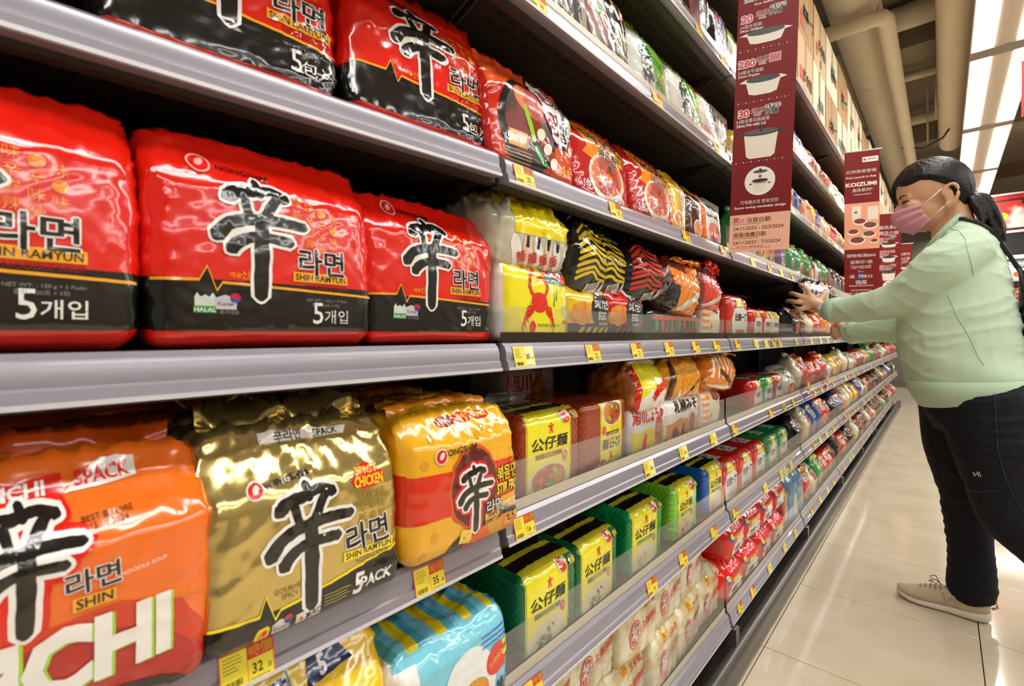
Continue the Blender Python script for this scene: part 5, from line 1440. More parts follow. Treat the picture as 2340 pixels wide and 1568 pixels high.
# head frame
HC = Q(2121, 447, 2.27)
fa = math.radians(14); fp = math.radians(13)
Fv = Vector((-math.cos(fa) * math.cos(fp), -math.sin(fa) * math.cos(fp), -math.sin(fp)))
Lv = Vector((0, 0, 1)).cross(Fv).normalized()            # towards the camera side
Uv = Fv.cross(Lv).normalized()
if Uv.z < 0: Uv = -Uv
def HL(f, l, u): return HC + Fv * f + Lv * l + Uv * u
body = MB()
ellipsoid(body, HL(-.012, 0, .022), (Fv * .098, Lv * .078, Uv * .100), 26, 18)
ellipsoid(body, HL(.022, 0, -.045), (Fv * .068, Lv * .062, Uv * .078), 24, 16)
ellipsoid(body, HL(.045, 0, -.095), (Fv * .036, Lv * .036, Uv * .026))
ellipsoid(body, HL(.064, 0, .008), (Fv * .02, Lv * .055, Uv * .026))
ellipsoid(body, HL(.090, 0, -.030), (Fv * .018, Lv * .014, Uv * .022), 14, 10)
for s in (-1, 1):
    ellipsoid(body, HL(.058, s * .036, -.03), (Fv * .026, Lv * .026, Uv * .026), 14, 10)
    # ear: rim and lobe
    e0 = HL(-.026, s * .072, -.030)
    body.tube([e0 + Uv * (.034 * math.sin(q)) + Fv * (-.006 + .020 * math.cos(q)) - Fv * .009 * math.sin(q) + Lv * s * (.014 - .006 * math.cos(q)) for q in np.linspace(.15, 4.5, 14)], .0062, 8)
    ellipsoid(body, e0 + Lv * s * .003 - Fv * .004, (Fv * .016, Lv * .007, Uv * .030), 12, 8)
    ellipsoid(body, e0 - Uv * .033 + Fv * .006 + Lv * s * .008, (Fv * .010, Lv * .007, Uv * .012), 10, 8)
NB = Q(2180, 535, 2.28)
limb(body, [HL(-.035, 0, -.04), HL(-.045, 0, -.10), NB], [.058, .054, .062])
SN, SF = Q(2205, 600, 2.13), Q(2205, 585, 2.44)
EN, EF = Q(2056, 682, 2.16), Q(2066, 740, 2.46)
WN, WF = Q(1886, 706, 2.275), Q(1930, 756, 2.475)
loft(body, [(Q(2185, 535), Vector((.06, 0, 0)), Vector((0, .06, 0))), (Q(2190, 600), Vector((.10, 0, 0)), Vector((0, .15, 0))), (Q(2200, 760), Vector((.12, 0, 0)), Vector((0, .15, 0))), (Q(2225, 900), Vector((.12, 0, 0)), Vector((0, .15, 0)))])
for S_, E_, W_ in ((SN, EN, WN), (SF, EF, WF)):
    limb(body, [S_, E_, W_], [.05, .04, .026])
HIPN, HIPF = Q(2255, 930, 2.18), Q(2195, 925, 2.37)
KN, KF = Q(2283, 1100, 2.16), Q(2200, 1120, 2.365)
AN, AF = Vector((.50, 2.10, .14)), Vector((.085, 2.345, .10))
limb(body, [HIPN, Q(2268, 1010, 2.165), KN, Q(2340, 1215, 2.15), AN + Vector((-.03, 0, .06)), AN], [.075, .065, .05, .044, .036, .034])
limb(body, [HIPF, Q(2188, 1020, 2.37), KF, Q(2216, 1240, 2.36), AF], [.07, .062, .05, .042, .034])
# hands
def hand(wrist, palm, fingers, thumb, pr=.022):
    limb(body, [wrist, palm], [.024, pr], 14)
    for f in fingers:
        limb(body, [palm.lerp(f[0], .45), f[0]], [pr * .75, .0125], 12, 3)
        limb(body, f, [.0115, .0105, .0095, .0085][:len(f)], 10, 4)
    limb(body, thumb, [.016, .0125, .0095], 10, 4)
hand(WN, Q(1858, 691, 2.275), [
    [Q(1848, 672, 2.275), Q(1842, 659, 2.265), Q(1834, 652, 2.285), Q(1829, 651, 2.31)],
    [Q(1838, 680, 2.270), Q(1824, 675, 2.262), Q(1812, 671, 2.285), Q(1806, 671, 2.31)],
    [Q(1836, 691, 2.270), Q(1820, 690, 2.262), Q(1805, 688, 2.285), Q(1798, 688, 2.31)],
    [Q(1842, 703, 2.270), Q(1828, 707, 2.265), Q(1817, 710, 2.285), Q(1811, 711, 2.305)]],
    [Q(1868, 692, 2.29), Q(1882, 676, 2.32), Q(1888, 664, 2.35)])
hand(WF, Q(1922, 757, 2.48), [
    [Q(1914, 750, 2.465), Q(1906, 748, 2.465), Q(1901, 753, 2.475)],
    [Q(1913, 756, 2.46), Q(1905, 756, 2.46), Q(1901, 762, 2.47)],
    [Q(1914, 762, 2.46), Q(1907, 764, 2.46), Q(1904, 769, 2.47)],
    [Q(1917, 767, 2.465), Q(1911, 770, 2.465), Q(1909, 774, 2.475)]],
    [Q(1926, 752, 2.455), Q(1918, 742, 2.45), Q(1911, 740, 2.455)], .018)
bo = fuse(body, 'body', M_SKIN, person, .0042, 3); bo.location = PB
bo['label'] = 'skin of face, neck, ear and hands'

# face details
def small(name, mb, mat, sm=True):
    o = mb.build(name, mat, person, sm); o.location = PB; return o
hb = BVHTree.FromPolygons([v.co for v in bo.data.vertices], [tuple(q.vertices) for q in bo.data.polygons])
def on_head(l, u, lift=.0008):
    h = hb.ray_cast(HL(.25, l, u), -Fv)
    return h[0] + h[1] * lift
for s in (-1, 1):
    m = MB(); m.tube([on_head(s * a, b) for a, b in ((.017, -.0075), (.024, -.0045), (.033, -.0035), (.042, -.0052), (.049, -.0085))], [.0012, .0030, .0036, .0030, .0014], 8); small('eye', m, plain('#150e0b', .3, name='dark_eye'))
    m = MB(); m.tube([on_head(s * a, b) for a, b in ((.012, .0125), (.024, .0165), (.038, .0175), (.052, .012))], [.0016, .0028, .0026, .0010], 8); small('eyebrow', m, plain('#3a281f', .8, name='brow'))
# mask: pleated sheet from the nose bridge to under the chin
def mask_pt(t, a):
    """t 0 top .. 1 bottom, a -1 .. 1 across"""
    u = -.026 - t * .100
    prof = np.interp(t, [0, .2, .45, .75, 1], [.101, .116, .112, .096, .066])
    ang_ = a * 1.18
    f = prof * math.cos(ang_ * .92) * (1 - .05 * a * a) + .006 - .01 * a * a
    l = (.078 - .012 * t) * math.sin(ang_) * 1.03
    pl = .0035 * math.sin(t * 19)
    drop = -.010 * a * a * (1 - t * 2)
    return HL(f + pl * math.cos(ang_), l + pl * math.sin(ang_), u + drop + .018 * a * a * t * 1.3)
mv = []; mf = []
nt_, na_ = 26, 30
for side in (0, 1):
    for i in range(nt_):
        for j in range(na_):
            p = mask_pt(i / (nt_ - 1), -1 + 2 * j / (na_ - 1))
            mv.append(p - (p - HC).normalized() * (.0012 * side))
R0 = nt_ * na_
for i in range(nt_ - 1):
    for j in range(na_ - 1):
        a = i * na_ + j
        mf.append((a, a + 1, a + na_ + 1, a + na_)); mf.append((R0 + a, R0 + a + na_, R0 + a + na_ + 1, R0 + a + 1))
for j in range(na_ - 1):
    mf.append((j, R0 + j, R0 + j + 1, j + 1)); a = (nt_ - 1) * na_ + j; mf.append((a, a + 1, R0 + a + 1, R0 + a))
for i in range(nt_ - 1):
    a = i * na_; mf.append((a, a + na_, R0 + a + na_, R0 + a)); a += na_ - 1; mf.append((a, R0 + a, R0 + a + na_, a + na_))
mask = mesh_obj('face_mask', mv, mf, M_MASK, person, None, True); mask.location = PB
mask['label'] = 'pink pleated face mask'
for s in (-1, 1):
    e0 = HL(-.016, s * .084, -.004); e1 = HL(-.018, s * .080, -.060)
    for k, (p, q) in enumerate(((mask_pt(.06, -s if False else (s)), e0), (mask_pt(.92, s), e1))):
        m = MB(); mid = p.lerp(q, .5) + Lv * s * .006
        m.tube([p, mid, q], .0016, 8); o = m.build('ear_loop', plain('#eceaea', .6, name='white_elastic'), mask, True)

# hair: cap with swept fringe, tie and ponytail
hv = []; hf = []
NU, NV = 72, 54
hl_f = [-.12, -.06, -.045, -.03, 0.0, .04, .08, .12]; hl_u = [-.12, -.10, -.035, -.005, .020, .052, .050, .035]
for i in range(NV + 1):
    t = math.pi * i / NV
    for j in range(NU):
        q = 2 * math.pi * j / NU
        d = Vector((math.sin(t) * math.cos(q), math.sin(t) * math.sin(q), math.cos(t)))      # forward, left, up
        p = Vector((d.x * .108, d.y * .088, d.z * .112))
        line = np.interp(p.x, hl_f, hl_u) + .010 * math.sin(p.y * 60 + 1) * (p.x > .02) - .05 * (smoothstep(.0, -.06, np.array([p.y]))[0]) * (p.x > .0)
        k = smoothstep(-.012, .006, np.array([p.z + .0 - line]))[0]
        rad = .80 + .27 * k
        rad += .010 * math.sin(q * 23 + 3 * math.sin(t * 5)) * k + .006 * math.sin(q * 41 + t * 9) * k
        # parting
        rad -= .02 * k * math.exp(-((p.y - .03) / .006) ** 2) * (p.z > .05) * (p.x > -.03)
        hv.append(HL(p.x * rad - .012, p.y * rad, p.z * rad + .012))
for i in range(NV):
    for j in range(NU):
        a = i * NU + j; b = i * NU + (j + 1) % NU
        hf.append((a, a + NU, b + NU, b))
hair = mesh_obj('hair', hv, hf, M_HAIR, person, None, True); hair.location = PB
hair['label'] = 'black hair drawn back from a swept fringe'
T0 = Q(2203, 440, 2.28); T1 = Q(2216, 451, 2.28)
m = MB()
rg = random.Random(3)
for k in range(26):
    ox, oy, oz = rg.uniform(-.014, .014), rg.uniform(-.018, .018), rg.uniform(-.012, .012)
    sp = 1.0 + .7 * rg.random()
    off = Vector((ox, oy, oz))
    pts = [Q(2190, 436, 2.28) + off * .6, T1 + off * .5, Q(2240, 462, 2.275) + off * sp, Q(2262, 492, 2.265) + off * sp * 1.1, Q(2274, 525, 2.26) + off * 1.3 * sp, Q(2277 + rg.uniform(-8, 8), 548 + rg.uniform(-18, 22), 2.255) + off * 1.2]
    L = MB(); limb(m, pts, [.012, .010, .012, .011, .007, .0015], 8, 4)
pt = fuse(m, 'ponytail', M_HAIR, hair, .0030, 2)
m = MB()
ax_ = (T1 - T0).normalized(); sd = ax_.cross(Vector((0, 1, 0))).normalized(); sd2 = ax_.cross(sd)
m.tube([T0.lerp(T1, .5) + sd * .021 * math.cos(q) + sd2 * .021 * math.sin(q) for q in np.linspace(0, 2 * math.pi, 25)], .0055, 8)
o = m.build('hair_tie', plain('#7fce3a', .5, name='green_elastic'), hair, True); o['label'] = 'bright green hair tie'
# sweatshirt
def fold(co, no):
    r = np.random.RandomState(5)
    d = np.zeros(len(co))
    for _ in range(9):
        k = r.normal(size=3) * np.array([26, 12, 34]); ph = r.rand() * 6.28; k2 = r.normal(size=3) * 11
        m = np.clip(np.sin(co @ k2 + ph * 3), 0, 1)
        d += (1 - np.abs(np.sin(co @ k + ph + 1.4 * np.sin(co @ k2 + ph)))) ** 2 * m * .0042
    d += .004 * np.sin(co[:, 2] * 50 + 12 * co[:, 0]) * smoothstep(1.0, .84, co[:, 2]) * smoothstep(.72, .80, co[:, 2])
    return d - .006
sw = MB()
X_, Y_ = Vector((1, 0, 0)), Vector((0, 1, 0))
def sec(pf, pb, py, hw, Y=YB, tilt=0.0):
    a, b = Q(pf, py, Y), Q(pb, py, Y)
    c = (a + b) / 2; hx = (b - a).length / 2
    return (c, Vector((hx, 0, tilt)), Vector((0, hw, 0)))
def sec2(pf, yf, pb, yb, hw):
    a, b = Q(pf, yf, YB), Q(pb, yb, YB)
    return ((a + b) / 2, (b - a) / 2, Vector((0, hw, 0)))
loft(sw, [sec2(2124, 566, 2192, 494, .062), sec2(2108, 588, 2224, 500, .095), sec2(2090, 610, 2258, 522, .14), sec2(2070, 640, 2288, 560, .175), sec2(2056, 690, 2312, 622, .198), sec2(2047, 738, 2330, 700, .21), sec2(2045, 785, 2343, 772, .217), sec(2050, 2352, 818, .22), sec(2062, 2362, 860, .222, tilt=.01), sec(2076, 2362, 885, .215, tilt=.018), sec(2094, 2356, 908, .205, tilt=.026)])
limb(sw, [Q(2200, 580, 2.16), Q(2150, 615, 2.12), EN, Q(1985, 700, 2.20), Q(1912, 709, 2.255), Q(1897, 709, 2.265)], [.085, .084, .068, .060, .050, .046], 20)
limb(sw, [Q(2195, 580, 2.40), Q(2140, 660, 2.45), EF, Q(2000, 750, 2.46), Q(1948, 757, 2.475)], [.09, .085, .070, .058, .052], 20)
so_ = fuse(sw, 'sweatshirt', M_MINT, person, .0055, 5, fold); so_.location = PB
so_['label'] = 'mint green crew-neck sweatshirt'
m = MB(); loft(m, [sec(2064, 2366, 864, .226, tilt=.011), sec(2078, 2366, 890, .218, tilt=.019), sec(2097, 2360, 912, .208, tilt=.027), sec(2101, 2356, 914, .20, tilt=.028)])
o = m.build('waistband', M_MINTR, so_, True)
for pts, rr in (([Q(1916, 709, 2.252), Q(1904, 709, 2.26), Q(1889, 708, 2.268)], [.0515, .050, .043]), ([Q(1950, 757, 2.474), Q(1940, 757, 2.474), Q(1932, 757, 2.475)], [.053, .05, .043])):
    m = MB(); m.tube(pts, rr, 20); m.build('cuff', M_MINTR, so_, True)
cm = MB()
ca, cb = Q(2116, 578, YB), Q(2197, 492, YB)
cc = (ca + cb) / 2; cx_ = (cb - ca) / 2
cm.tube([cc + cx_ * math.cos(a) + Vector((0, .074 * math.sin(a), 0)) for a in np.linspace(0, 2 * math.pi, 33)], .0105, 10)
cm.build('collar', M_MINTR, so_, True)

# jeans
jn = MB()
loft(jn, [(Q(2225, 860), X_ * .135, Y_ * .185), (Q(2225, 905), X_ * .138, Y_ * .19), (Q(2228, 950), X_ * .135, Y_ * .188), (Q(2232, 985), X_ * .11, Y_ * .16)])
limb(jn, [Q(2250, 925, 2.18), Q(2268, 1010, 2.165), KN, Q(2340, 1215, 2.15), AN + Vector((-.03, 0, .06)), AN], [.125, .112, .088, .076, .070, .068], 22)
limb(jn, [Q(2185, 925, 2.37), Q(2188, 1020, 2.37), KF + Vector((.006, 0, 0)), Q(2216, 1240, 2.36), Q(2220, 1300, 2.35), Q(2219, 1342, 2.345)], [.112, .100, .074, .064, .068, .072], 22)
def jfold(co, no):
    r = np.random.RandomState(8); d = np.zeros(len(co))
    for _ in range(7):
        k = r.normal(size=3) * np.array([18, 14, 48]); ph = r.rand() * 6.28; k2 = r.normal(size=3) * 9
        d += (1 - np.abs(np.sin(co @ k + ph + np.sin(co @ k2)))) ** 2 * np.clip(np.sin(co @ k2 + ph), 0, 1) * .0035
    return d - .003
jo = fuse(jn, 'jeans', M_JEAN, person, .006, 4, jfold); jo.location = PB
jo['label'] = 'dark navy denim jeans'
def on_surface(obj, pix, lift=.001):
    """points of a garment seen at these pixels"""
    me = obj.data
    bv = BVHTree.FromPolygons([v.co for v in me.vertices], [tuple(p.vertices) for p in me.polygons])
    out = []
    for px, py in pix:
        d = (Vector((-ST_, CT_, 0)) + Vector((CT_, ST_, 0)) * ((px - CXP) / FPX) + Vector((0, 0, 1)) * (-(py - HOR) / FPX)).normalized()
        h = bv.ray_cast(Vector((0, 0, CAMH)), d)
        if h[0] is not None: out.append((h[0] + h[1] * lift, h[1]))
    return out
def seam(obj, pix, mat, r=.0009, name='seam'):
    P = [p for p, n in on_surface(obj, pix)]
    if len(P) > 2:
        m = MB(); m.tube(P, r, 6); m.build(name, mat, obj, True)
def dens(pts, n=8):
    out = []
    for (a, b), (c, d) in zip(pts[:-1], pts[1:]): out += [(a + (c - a) * k / n, b + (d - b) * k / n) for k in range(n)]
    return out + [pts[-1]]
SEAMM = cloth('#aecaa9', 'mint_seam')
seam(so_, dens([(2168, 522), (2192, 528), (2205, 545), (2211, 575), (2220, 605), (2224, 632)]), SEAMM)
seam(so_, dens([(2166, 674), (2185, 720), (2215, 770), (2235, 815), (2248, 835)]), SEAMM)
JS = cloth('#2a3556', 'denim_stitch')
seam(jo, dens([(2272, 892), (2276, 960), (2280, 1030), (2295, 1085), (2310, 1120), (2336, 1165)]), JS)
seam(jo, dens([(2210, 893), (2225, 900), (2250, 903), (2272, 899)]), JS, .0016, 'pocket_edge')
seam(jo, dens([(2205, 1118), (2230, 1124), (2280, 1122)]), JS)
# the word on the knee
hit = on_surface(jo, [(2234, 1083), (2244, 1083)])
if len(hit) == 2:
    c0, n0 = hit[0]; uu = (hit[1][0] - c0); uu = (uu - n0 * uu.dot(n0)).normalized(); vv = n0.cross(uu)
    if vv.z < 0: vv = -vv
    it = [pT('HI', 0, 0, .016, plain('#cfd2d6', .7, name='white_stitch'), .01, lay=1)]
    flat_print(it, 'stitched_word', jo, lambda x, y, l: tuple(c0 + uu * x + vv * y + n0 * (.002 + l)))

# shoes
def shoe(toe, heel, name_lbl):
    r = (Vector(toe) - Vector(heel)); L = r.length; f = r.normalized(); s = Vector((0, 0, 1)).cross(f).normalized(); up = Vector((0, 0, 1))
    base = Vector(heel)
    def at(a, b, c): return base + f * (a * L) + s * b + up * c
    u = MB(); so = MB()
    st = [0, .04, .12, .25, .4, .55, .7, .83, .93, 1.0]
    wid = [.018, .030, .036, .036, .035, .041, .047, .045, .033, .012]
    hgt = [.060, .082, .088, .080, .088, .080, .062, .048, .038, .026]
    sol = [.034, .034, .033, .030, .027, .024, .022, .020, .019, .020]
    lift = [.010, .004, .001, .0, .0, .0, .0, .002, .007, .016]
    for mb, top, bot, k in ((u, hgt, sol, 1.0), (so, sol, None, 1.08)):
        v = []; ff = []; n = 20
        for i, t in enumerate(st):
            z0 = lift[i] + (sol[i] * .7 if bot else 0); z1 = lift[i] + (top[i])
            zc, zr = (z0 + z1) / 2, (z1 - z0) / 2
            for j in range(n):
                q = 2 * math.pi * j / n; c, d = math.cos(q), math.sin(q)
                pw = .6 if bot is None else (.85 if d > 0 else .6)
                v.append(at(t, wid[i] * k * abs(c) ** .75 * (1 if c > 0 else -1) * (1 - (.35 * max(d, 0) if bot else 0)), zc + zr * abs(d) ** pw * (1 if d > 0 else -1)))
        for i in range(len(st) - 1):
            for j in range(n): ff.append((i * n + j, i * n + (j + 1) % n, (i + 1) * n + (j + 1) % n, (i + 1) * n + j))
        ff.append(tuple(range(n - 1, -1, -1))); ff.append(tuple(range((len(st) - 1) * n, len(st) * n)))
        mb.add(v, ff)
    up_ = u.build('shoe', M_SHOE, person, True); up_.location = PB; up_['label'] = name_lbl
    sb = up_.modifiers.new('sub', 'SUBSURF'); sb.levels = sb.render_levels = 1
    so.build('sole', M_SOLE, up_, True)
    for k in range(5):
        a = .50 + .055 * k; z = np.interp(a, st, hgt) * .97 + .001
        m = MB(); m.tube([at(a, -.022, z - .008), at(a + .01, -.008, z + .002), at(a + .01, .008, z + .002), at(a, .022, z - .008)], .0028, 8); m.build('lace', plain('#a8977b', .8, name='lace_cord'), up_, True)
    m = MB(); m.tube([at(.52, 0, .088), at(.56, .02, .105), at(.62, .03, .098), at(.58, .012, .09)], .0022, 8); m.tube([at(.52, 0, .088), at(.57, -.02, .104), at(.64, -.028, .094), at(.6, -.01, .088)], .0022, 8); m.build('lace_bow', plain('#a8977b', .8, name='lace_cord'), up_, True)
    # side letter
    for sg in (-1, 1):
        it = [pT('N', 0, 0, .034, plain('#b09c7c', .6, name='tan_overlay'), .02, xs=1.2, shear=.25 * sg)]
        flat_print(it, 'side_letter', up_, lambda x, y, l, sg=sg: tuple(at(.40 + (-sg) * x / L * (-1), sg * (.0385 - .16 * max(0, y + .01)), .054 + y)))
    m = MB(); m.tube([at(.0, 0, .085), at(-.05, 0, .08), at(-.06, 0, .06), at(-.01, 0, .05)], .004, 8); m.build('heel_tab', M_SHOE, up_, True)
    return up_
shoe((-.131, 2.352, .0), (.123, 2.325, .0), 'beige running shoe of the forward foot')
shoe((.30, 2.12, .0), (.55, 2.09, .0), 'beige running shoe of the rear foot')

# shoulder bag carried on the back
bag = empty('shoulder_bag', (.30, 2.30, .9))
tag(bag, 'black shoulder bag hanging behind the shopper', 'bag')
PBg = -Vector(bag.location)
M_BAG = plain('#141416', .5, name='black_nylon', bump=.1, bscale=300)
m = MB(); loft(m, [(Q(2385, 600, 2.30), X_ * .03, Y_ * .07), (Q(2385, 620, 2.30), X_ * .05, Y_ * .10), (Q(2390, 700, 2.30), X_ * .06, Y_ * .12), (Q(2390, 780, 2.30), X_ * .055, Y_ * .115), (Q(2388, 800, 2.30), X_ * .035, Y_ * .09)], 24, 3.0)
o = m.build('pouch', M_BAG, bag, True); o.location = PBg
P = [p for p, n in on_surface(so_, dens([(2180, 503), (2205, 503), (2235, 512), (2262, 528), (2285, 550), (2300, 575)], 5), .004)]
P += [Q(2325, 610, 2.26), Q(2345, 640, 2.27), Q(2366, 660, 2.28)]
m = MB(); m.tube(P, .007, 8); o = m.build('strap', M_BAG, bag, True); o.location = PBg
m = MB(); m.tube([Q(2330, 612, 2.2), Q(2336, 650, 2.2), Q(2352, 720, 2.22), Q(2362, 770, 2.25)], .006, 8); o = m.build('strap', M_BAG, bag, True); o.location = PBg

# the pack she is picking up
HELD = Pack('noodle_multipack', .125, .118, .085, [BLK, K('#e6e2dc')], [pP([(.2, .9), (1.0, .85), (1.05, .3), (.3, .2)], K('#e9e6e0'), 1), pT('北海道一丁', .62, .6, .2, BLK, .04, lay=3, fit=.6), pE(.5, .25, .3, .2, NOODY, 2, 'food_picture'), pE(.85, .92, .12, .08, AMB, 2, 'emblem')], None, .006, fin=dict(mat=BLK, h=.02, seed=2, amp=.01, bend=.8), seed=181, r=.024, bulge=.01, lump=.005, crease=.004, taper=.4, tstart=.2)
hx_ = atY(1848, 700, 2.38).x
HELD.put(hx_ - .005, 2.372, Zat(706, hx_, 2.32), "black and white noodle pack held by the shopper", rz=-math.pi / 2 + .25, ry=.25, rx=-.1)
SMALL[('black', 1)].put(-.545, 2.42, Z['M'] + .001, 'flat black noodle pack under the held pack')
# ------------------------------------------------------------------ hanging banners
BR = plain('#7d1411', .5, name='dark_red_board', spec=.25)
BP = plain('#efb79c', .5, name='salmon_board', spec=.25)
BW = plain('#efeae2', .45, name='print_white'); BC = plain('#e9dfcd', .45, name='print_cream'); BK = plain('#241d20', .4, name='print_dark'); BR2 = plain('#c92a20', .4, name='print_red'); BT = plain('#5a241c', .5, name='print_brown'); BG = plain('#57474c', .4, name='print_grey'); BM = plain('#c2306a', .5, name='print_magenta')
def banner(p0, dirv, w, z0, z1, items, label, lean=0.0, back=BR, group=None, bottom=None):
    root = empty('hanging_banner', (p0[0], p0[1], z0))
    tag(root, label, 'banner', group)
    d = Vector((dirv[0], dirv[1], 0)).normalized(); n = Vector((d.y, -d.x, 0))          # n faces the camera side
    def to3(x, y, l): return tuple(d * (x + lean * y) + Vector((0, 0, y)) + n * (l + .0006))
    h = z1 - z0
    c = [(0, 0), (w, 0), (w, h), (0, h)]
    v = [tuple(d * (x + lean * y) + Vector((0, 0, y)) + n * s) for s in (.0005, -.0012) for x, y in c]
    mesh_obj('board', v, [(0, 1, 2, 3), (7, 6, 5, 4), (0, 4, 5, 1), (1, 5, 6, 2), (2, 6, 7, 3), (3, 7, 4, 0)], back, root)
    m = MB(); m.tube([d * (-.012) + Vector((0, 0, h)) + d * lean * h, d * (w / 2) + Vector((0, 0, h)) + d * lean * h, d * (w + .012) + Vector((0, 0, h)) + d * lean * h], .004, 8)
    m.build('hanger_bar', plain('#d8d4cc', .3, name='white_bar'), root, True)
    flat_print(items, 'printed_front', root, to3, .00012)
    return root
def pot(cx, cy, w, h, lid=False, shallow=False, r=7):
    """pan or pot picture, lines rise to the right"""
    it = []
    if lid:
        it += [pP([(cx - w * .48, cy + h * .42), (cx + w * .48, cy + h * .42), (cx + w * .40, cy - h * .45), (cx + w * .3, cy - h * .55), (cx - w * .3, cy - h * .55), (cx - w * .40, cy - h * .45)], BC, 2, 'print'), pE(cx, cy + h * .44, w * .54, h * .13, BK, 3, 'print'), pE(cx, cy + h * .47, w * .48, h * .10, BG, 4, 'print'), pR(cx - w * .05, cy + h * .46, cx + w * .05, cy + h * .68, BK, 5, 'print'), pR(cx - w * .15, cy + h * .64, cx + w * .15, cy + h * .70, BK, 5, 'print'), pR(cx - w * .64, cy + h * .38, cx - w * .48, cy + h * .46, BK, 3, 'print'), pR(cx + w * .48, cy + h * .38, cx + w * .64, cy + h * .46, BK, 3, 'print')]
    else:
        it += [pP([(cx - w * .62, cy + h * .30), (cx - w * .45, cy + h * .45), (cx + w * .45, cy + h * .45), (cx + w * .62, cy + h * .30), (cx + w * .44, cy + h * .22), (cx + w * .36, cy - h * .40), (cx + w * .2, cy - h * .5), (cx - w * .2, cy - h * .5), (cx - w * .36, cy - h * .40), (cx - w * .44, cy + h * .22)], BC, 2, 'print'), pE(cx, cy + h * .36, w * .44, h * (.18 if not shallow else .24), BK, 3, 'print')]
    return it
def dots(y, x0, x1, n=14):
    return [pE(x0 + (x1 - x0) * k / (n - 1), y, .0016 if k % 2 == 0 else .0008, .0016 if k % 2 == 0 else .0008, BW, 2, 'print', n=8) for k in range(n)]
def big_banner(S=1.0):
    W_ = .150
    H_ = .92
    it = [pR(0, 0, W_, .105, BP, 1)]
    it += [pT('笑', .016, .090, .013, BM, .01, lay=3), pT('印', .031, .088, .009, BM, 0, lay=3), pT('派發日期:', .074, .088, .014, BT, .014, lay=3, fit=.062), pT('Happy Stamps available date', .044, .078, .0042, BT, 0, lay=3, fit=.07), pT('24/11/2023 - 22/2/2024', .072, .066, .0095, BT, .012, lay=3, fit=.125), pT('換領/換購日期:', .052, .048, .014, BT, .014, lay=3, fit=.084), pT('Redemptions/purchase date', .042, .038, .0042, BT, 0, lay=3), pT('24/11/2023 - 7/3/2024', .069, .026, .0095, BT, .012, lay=3, fit=.118), pT('圖片只供參考，推廣須受條款約束。\nPictures are for reference only. Terms & conditions apply.', .055, .012, .0032, BT, 0, lay=3)]
    it += [pT('可堆疊存放 節省空間', .072, .139, .011, BW, .02, lay=3, fit=.094), pT('Space saving stackable design', .074, .124, .0085, BW, .02, lay=3, fit=.128)]
    it += [pE(.072, .196, .038, .040, BW, 2, 'print')]
    it += [pP([(.055, .196), (.09, .196), (.086, .172), (.080, .166), (.064, .166), (.058, .172)], BC, 3, 'print'), pE(.0725, .197, .020, .005, BK, 4, 'print'), pE(.0725, .192, .024, .004, BC, 3, 'print'), pE(.0725, .222, .018, .0045, BG, 4, 'print'), pR(.0695, .222, .0755, .230, BK, 5, 'print'), pP([(.0695, .213), (.0755, .213), (.0755, .209), (.078, .209), (.0725, .203), (.067, .209), (.0695, .209)], BR2, 5, 'print'), pR(.046, .187, .053, .190, BK, 5, 'print'), pR(.092, .187, .099, .190, BK, 5, 'print')]
    it += dots(.252, .010, .135)
    it += pot(.070, .300, .088, .072, True)
    it += [pT('24厘米雙耳鍋連蓋', .048, .369, .011, BW, .02, lay=3, fit=.084), pT('24cm Pot with Lid', .044, .357, .009, BW, .02, lay=3, fit=.074)]
    it += outlined('30', .025, .390, .020, BR2, BW, .07, .04, lay=3) + outlined('笑印', .060, .394, .012, BR2, BW, .06, .01, lay=3) + outlined('Happy\nStamps', .060, .3835, .005, BR2, BW, .06, 0, lay=3) + outlined('+$300', .097, .400, .011, BK, BW, .08, .02, lay=3) + outlined('換購', .094, .386, .012, BK, BW, .06, .01, lay=3)
    it += dots(.420, .010, .135)
    it += pot(.070, .462, .096, .050)
    it += [pT('24厘米平底鍋', .038, .507, .011, BW, .02, lay=3, fit=.064), pT('24cm Frypan', .034, .495, .009, BW, .02, lay=3, fit=.054)]
    it += outlined('280', .028, .530, .020, BR2, BW, .07, .04, lay=3) + outlined('笑印', .067, .536, .012, BR2, BW, .06, .01, lay=3) + outlined('Happy\nStamps', .067, .525, .005, BR2, BW, .06, 0, lay=3) + [pR(.083, .522, .112, .546, BW, 2), pR(.0845, .5235, .1105, .5445, BR2, 3), pT('免費\nFREE', .0975, .534, .0075, BW, .01, lay=4)]
    it += dots(.566, .010, .135)
    it += pot(.072, .598, .106, .036, shallow=True)
    it += [pT('24厘米煎鍋', .034, .635, .011, BW, .02, lay=3, fit=.055), pT('24cm Grillpan', .036, .623, .009, BW, .02, lay=3, fit=.058)]
    it += outlined('20', .024, .656, .020, BR2, BW, .07, .04, lay=3) + outlined('笑印', .062, .664, .012, BR2, BW, .06, .01, lay=3) + outlined('Happy\nStamps', .062, .653, .005, BR2, BW, .06, 0, lay=3) + outlined('+$150', .100, .674, .011, BK, BW, .08, .02, lay=3) + outlined('換購', .094, .660, .012, BK, BW, .06, .01, lay=3)
    it += [pT('Stack, Sizzle & Savour!', .078, .692, .006, BW, .02, lay=3), pT('靈活小城', .072, .715, .022, BW, .03, lay=3)]
    it += [pT('廚具系列', .072, .77, .022, BW, .03, lay=3)]
    return it, W_, H_
bi, bw, bh = big_banner()
DV = (.954, .300)
banner((-.455, 1.425), DV, bw, 1.232, 1.232 + bh, bi, 'tall dark red cookware banner hanging from the shelf, nearest and largest', lean=.036, group='hanging cookware banners')
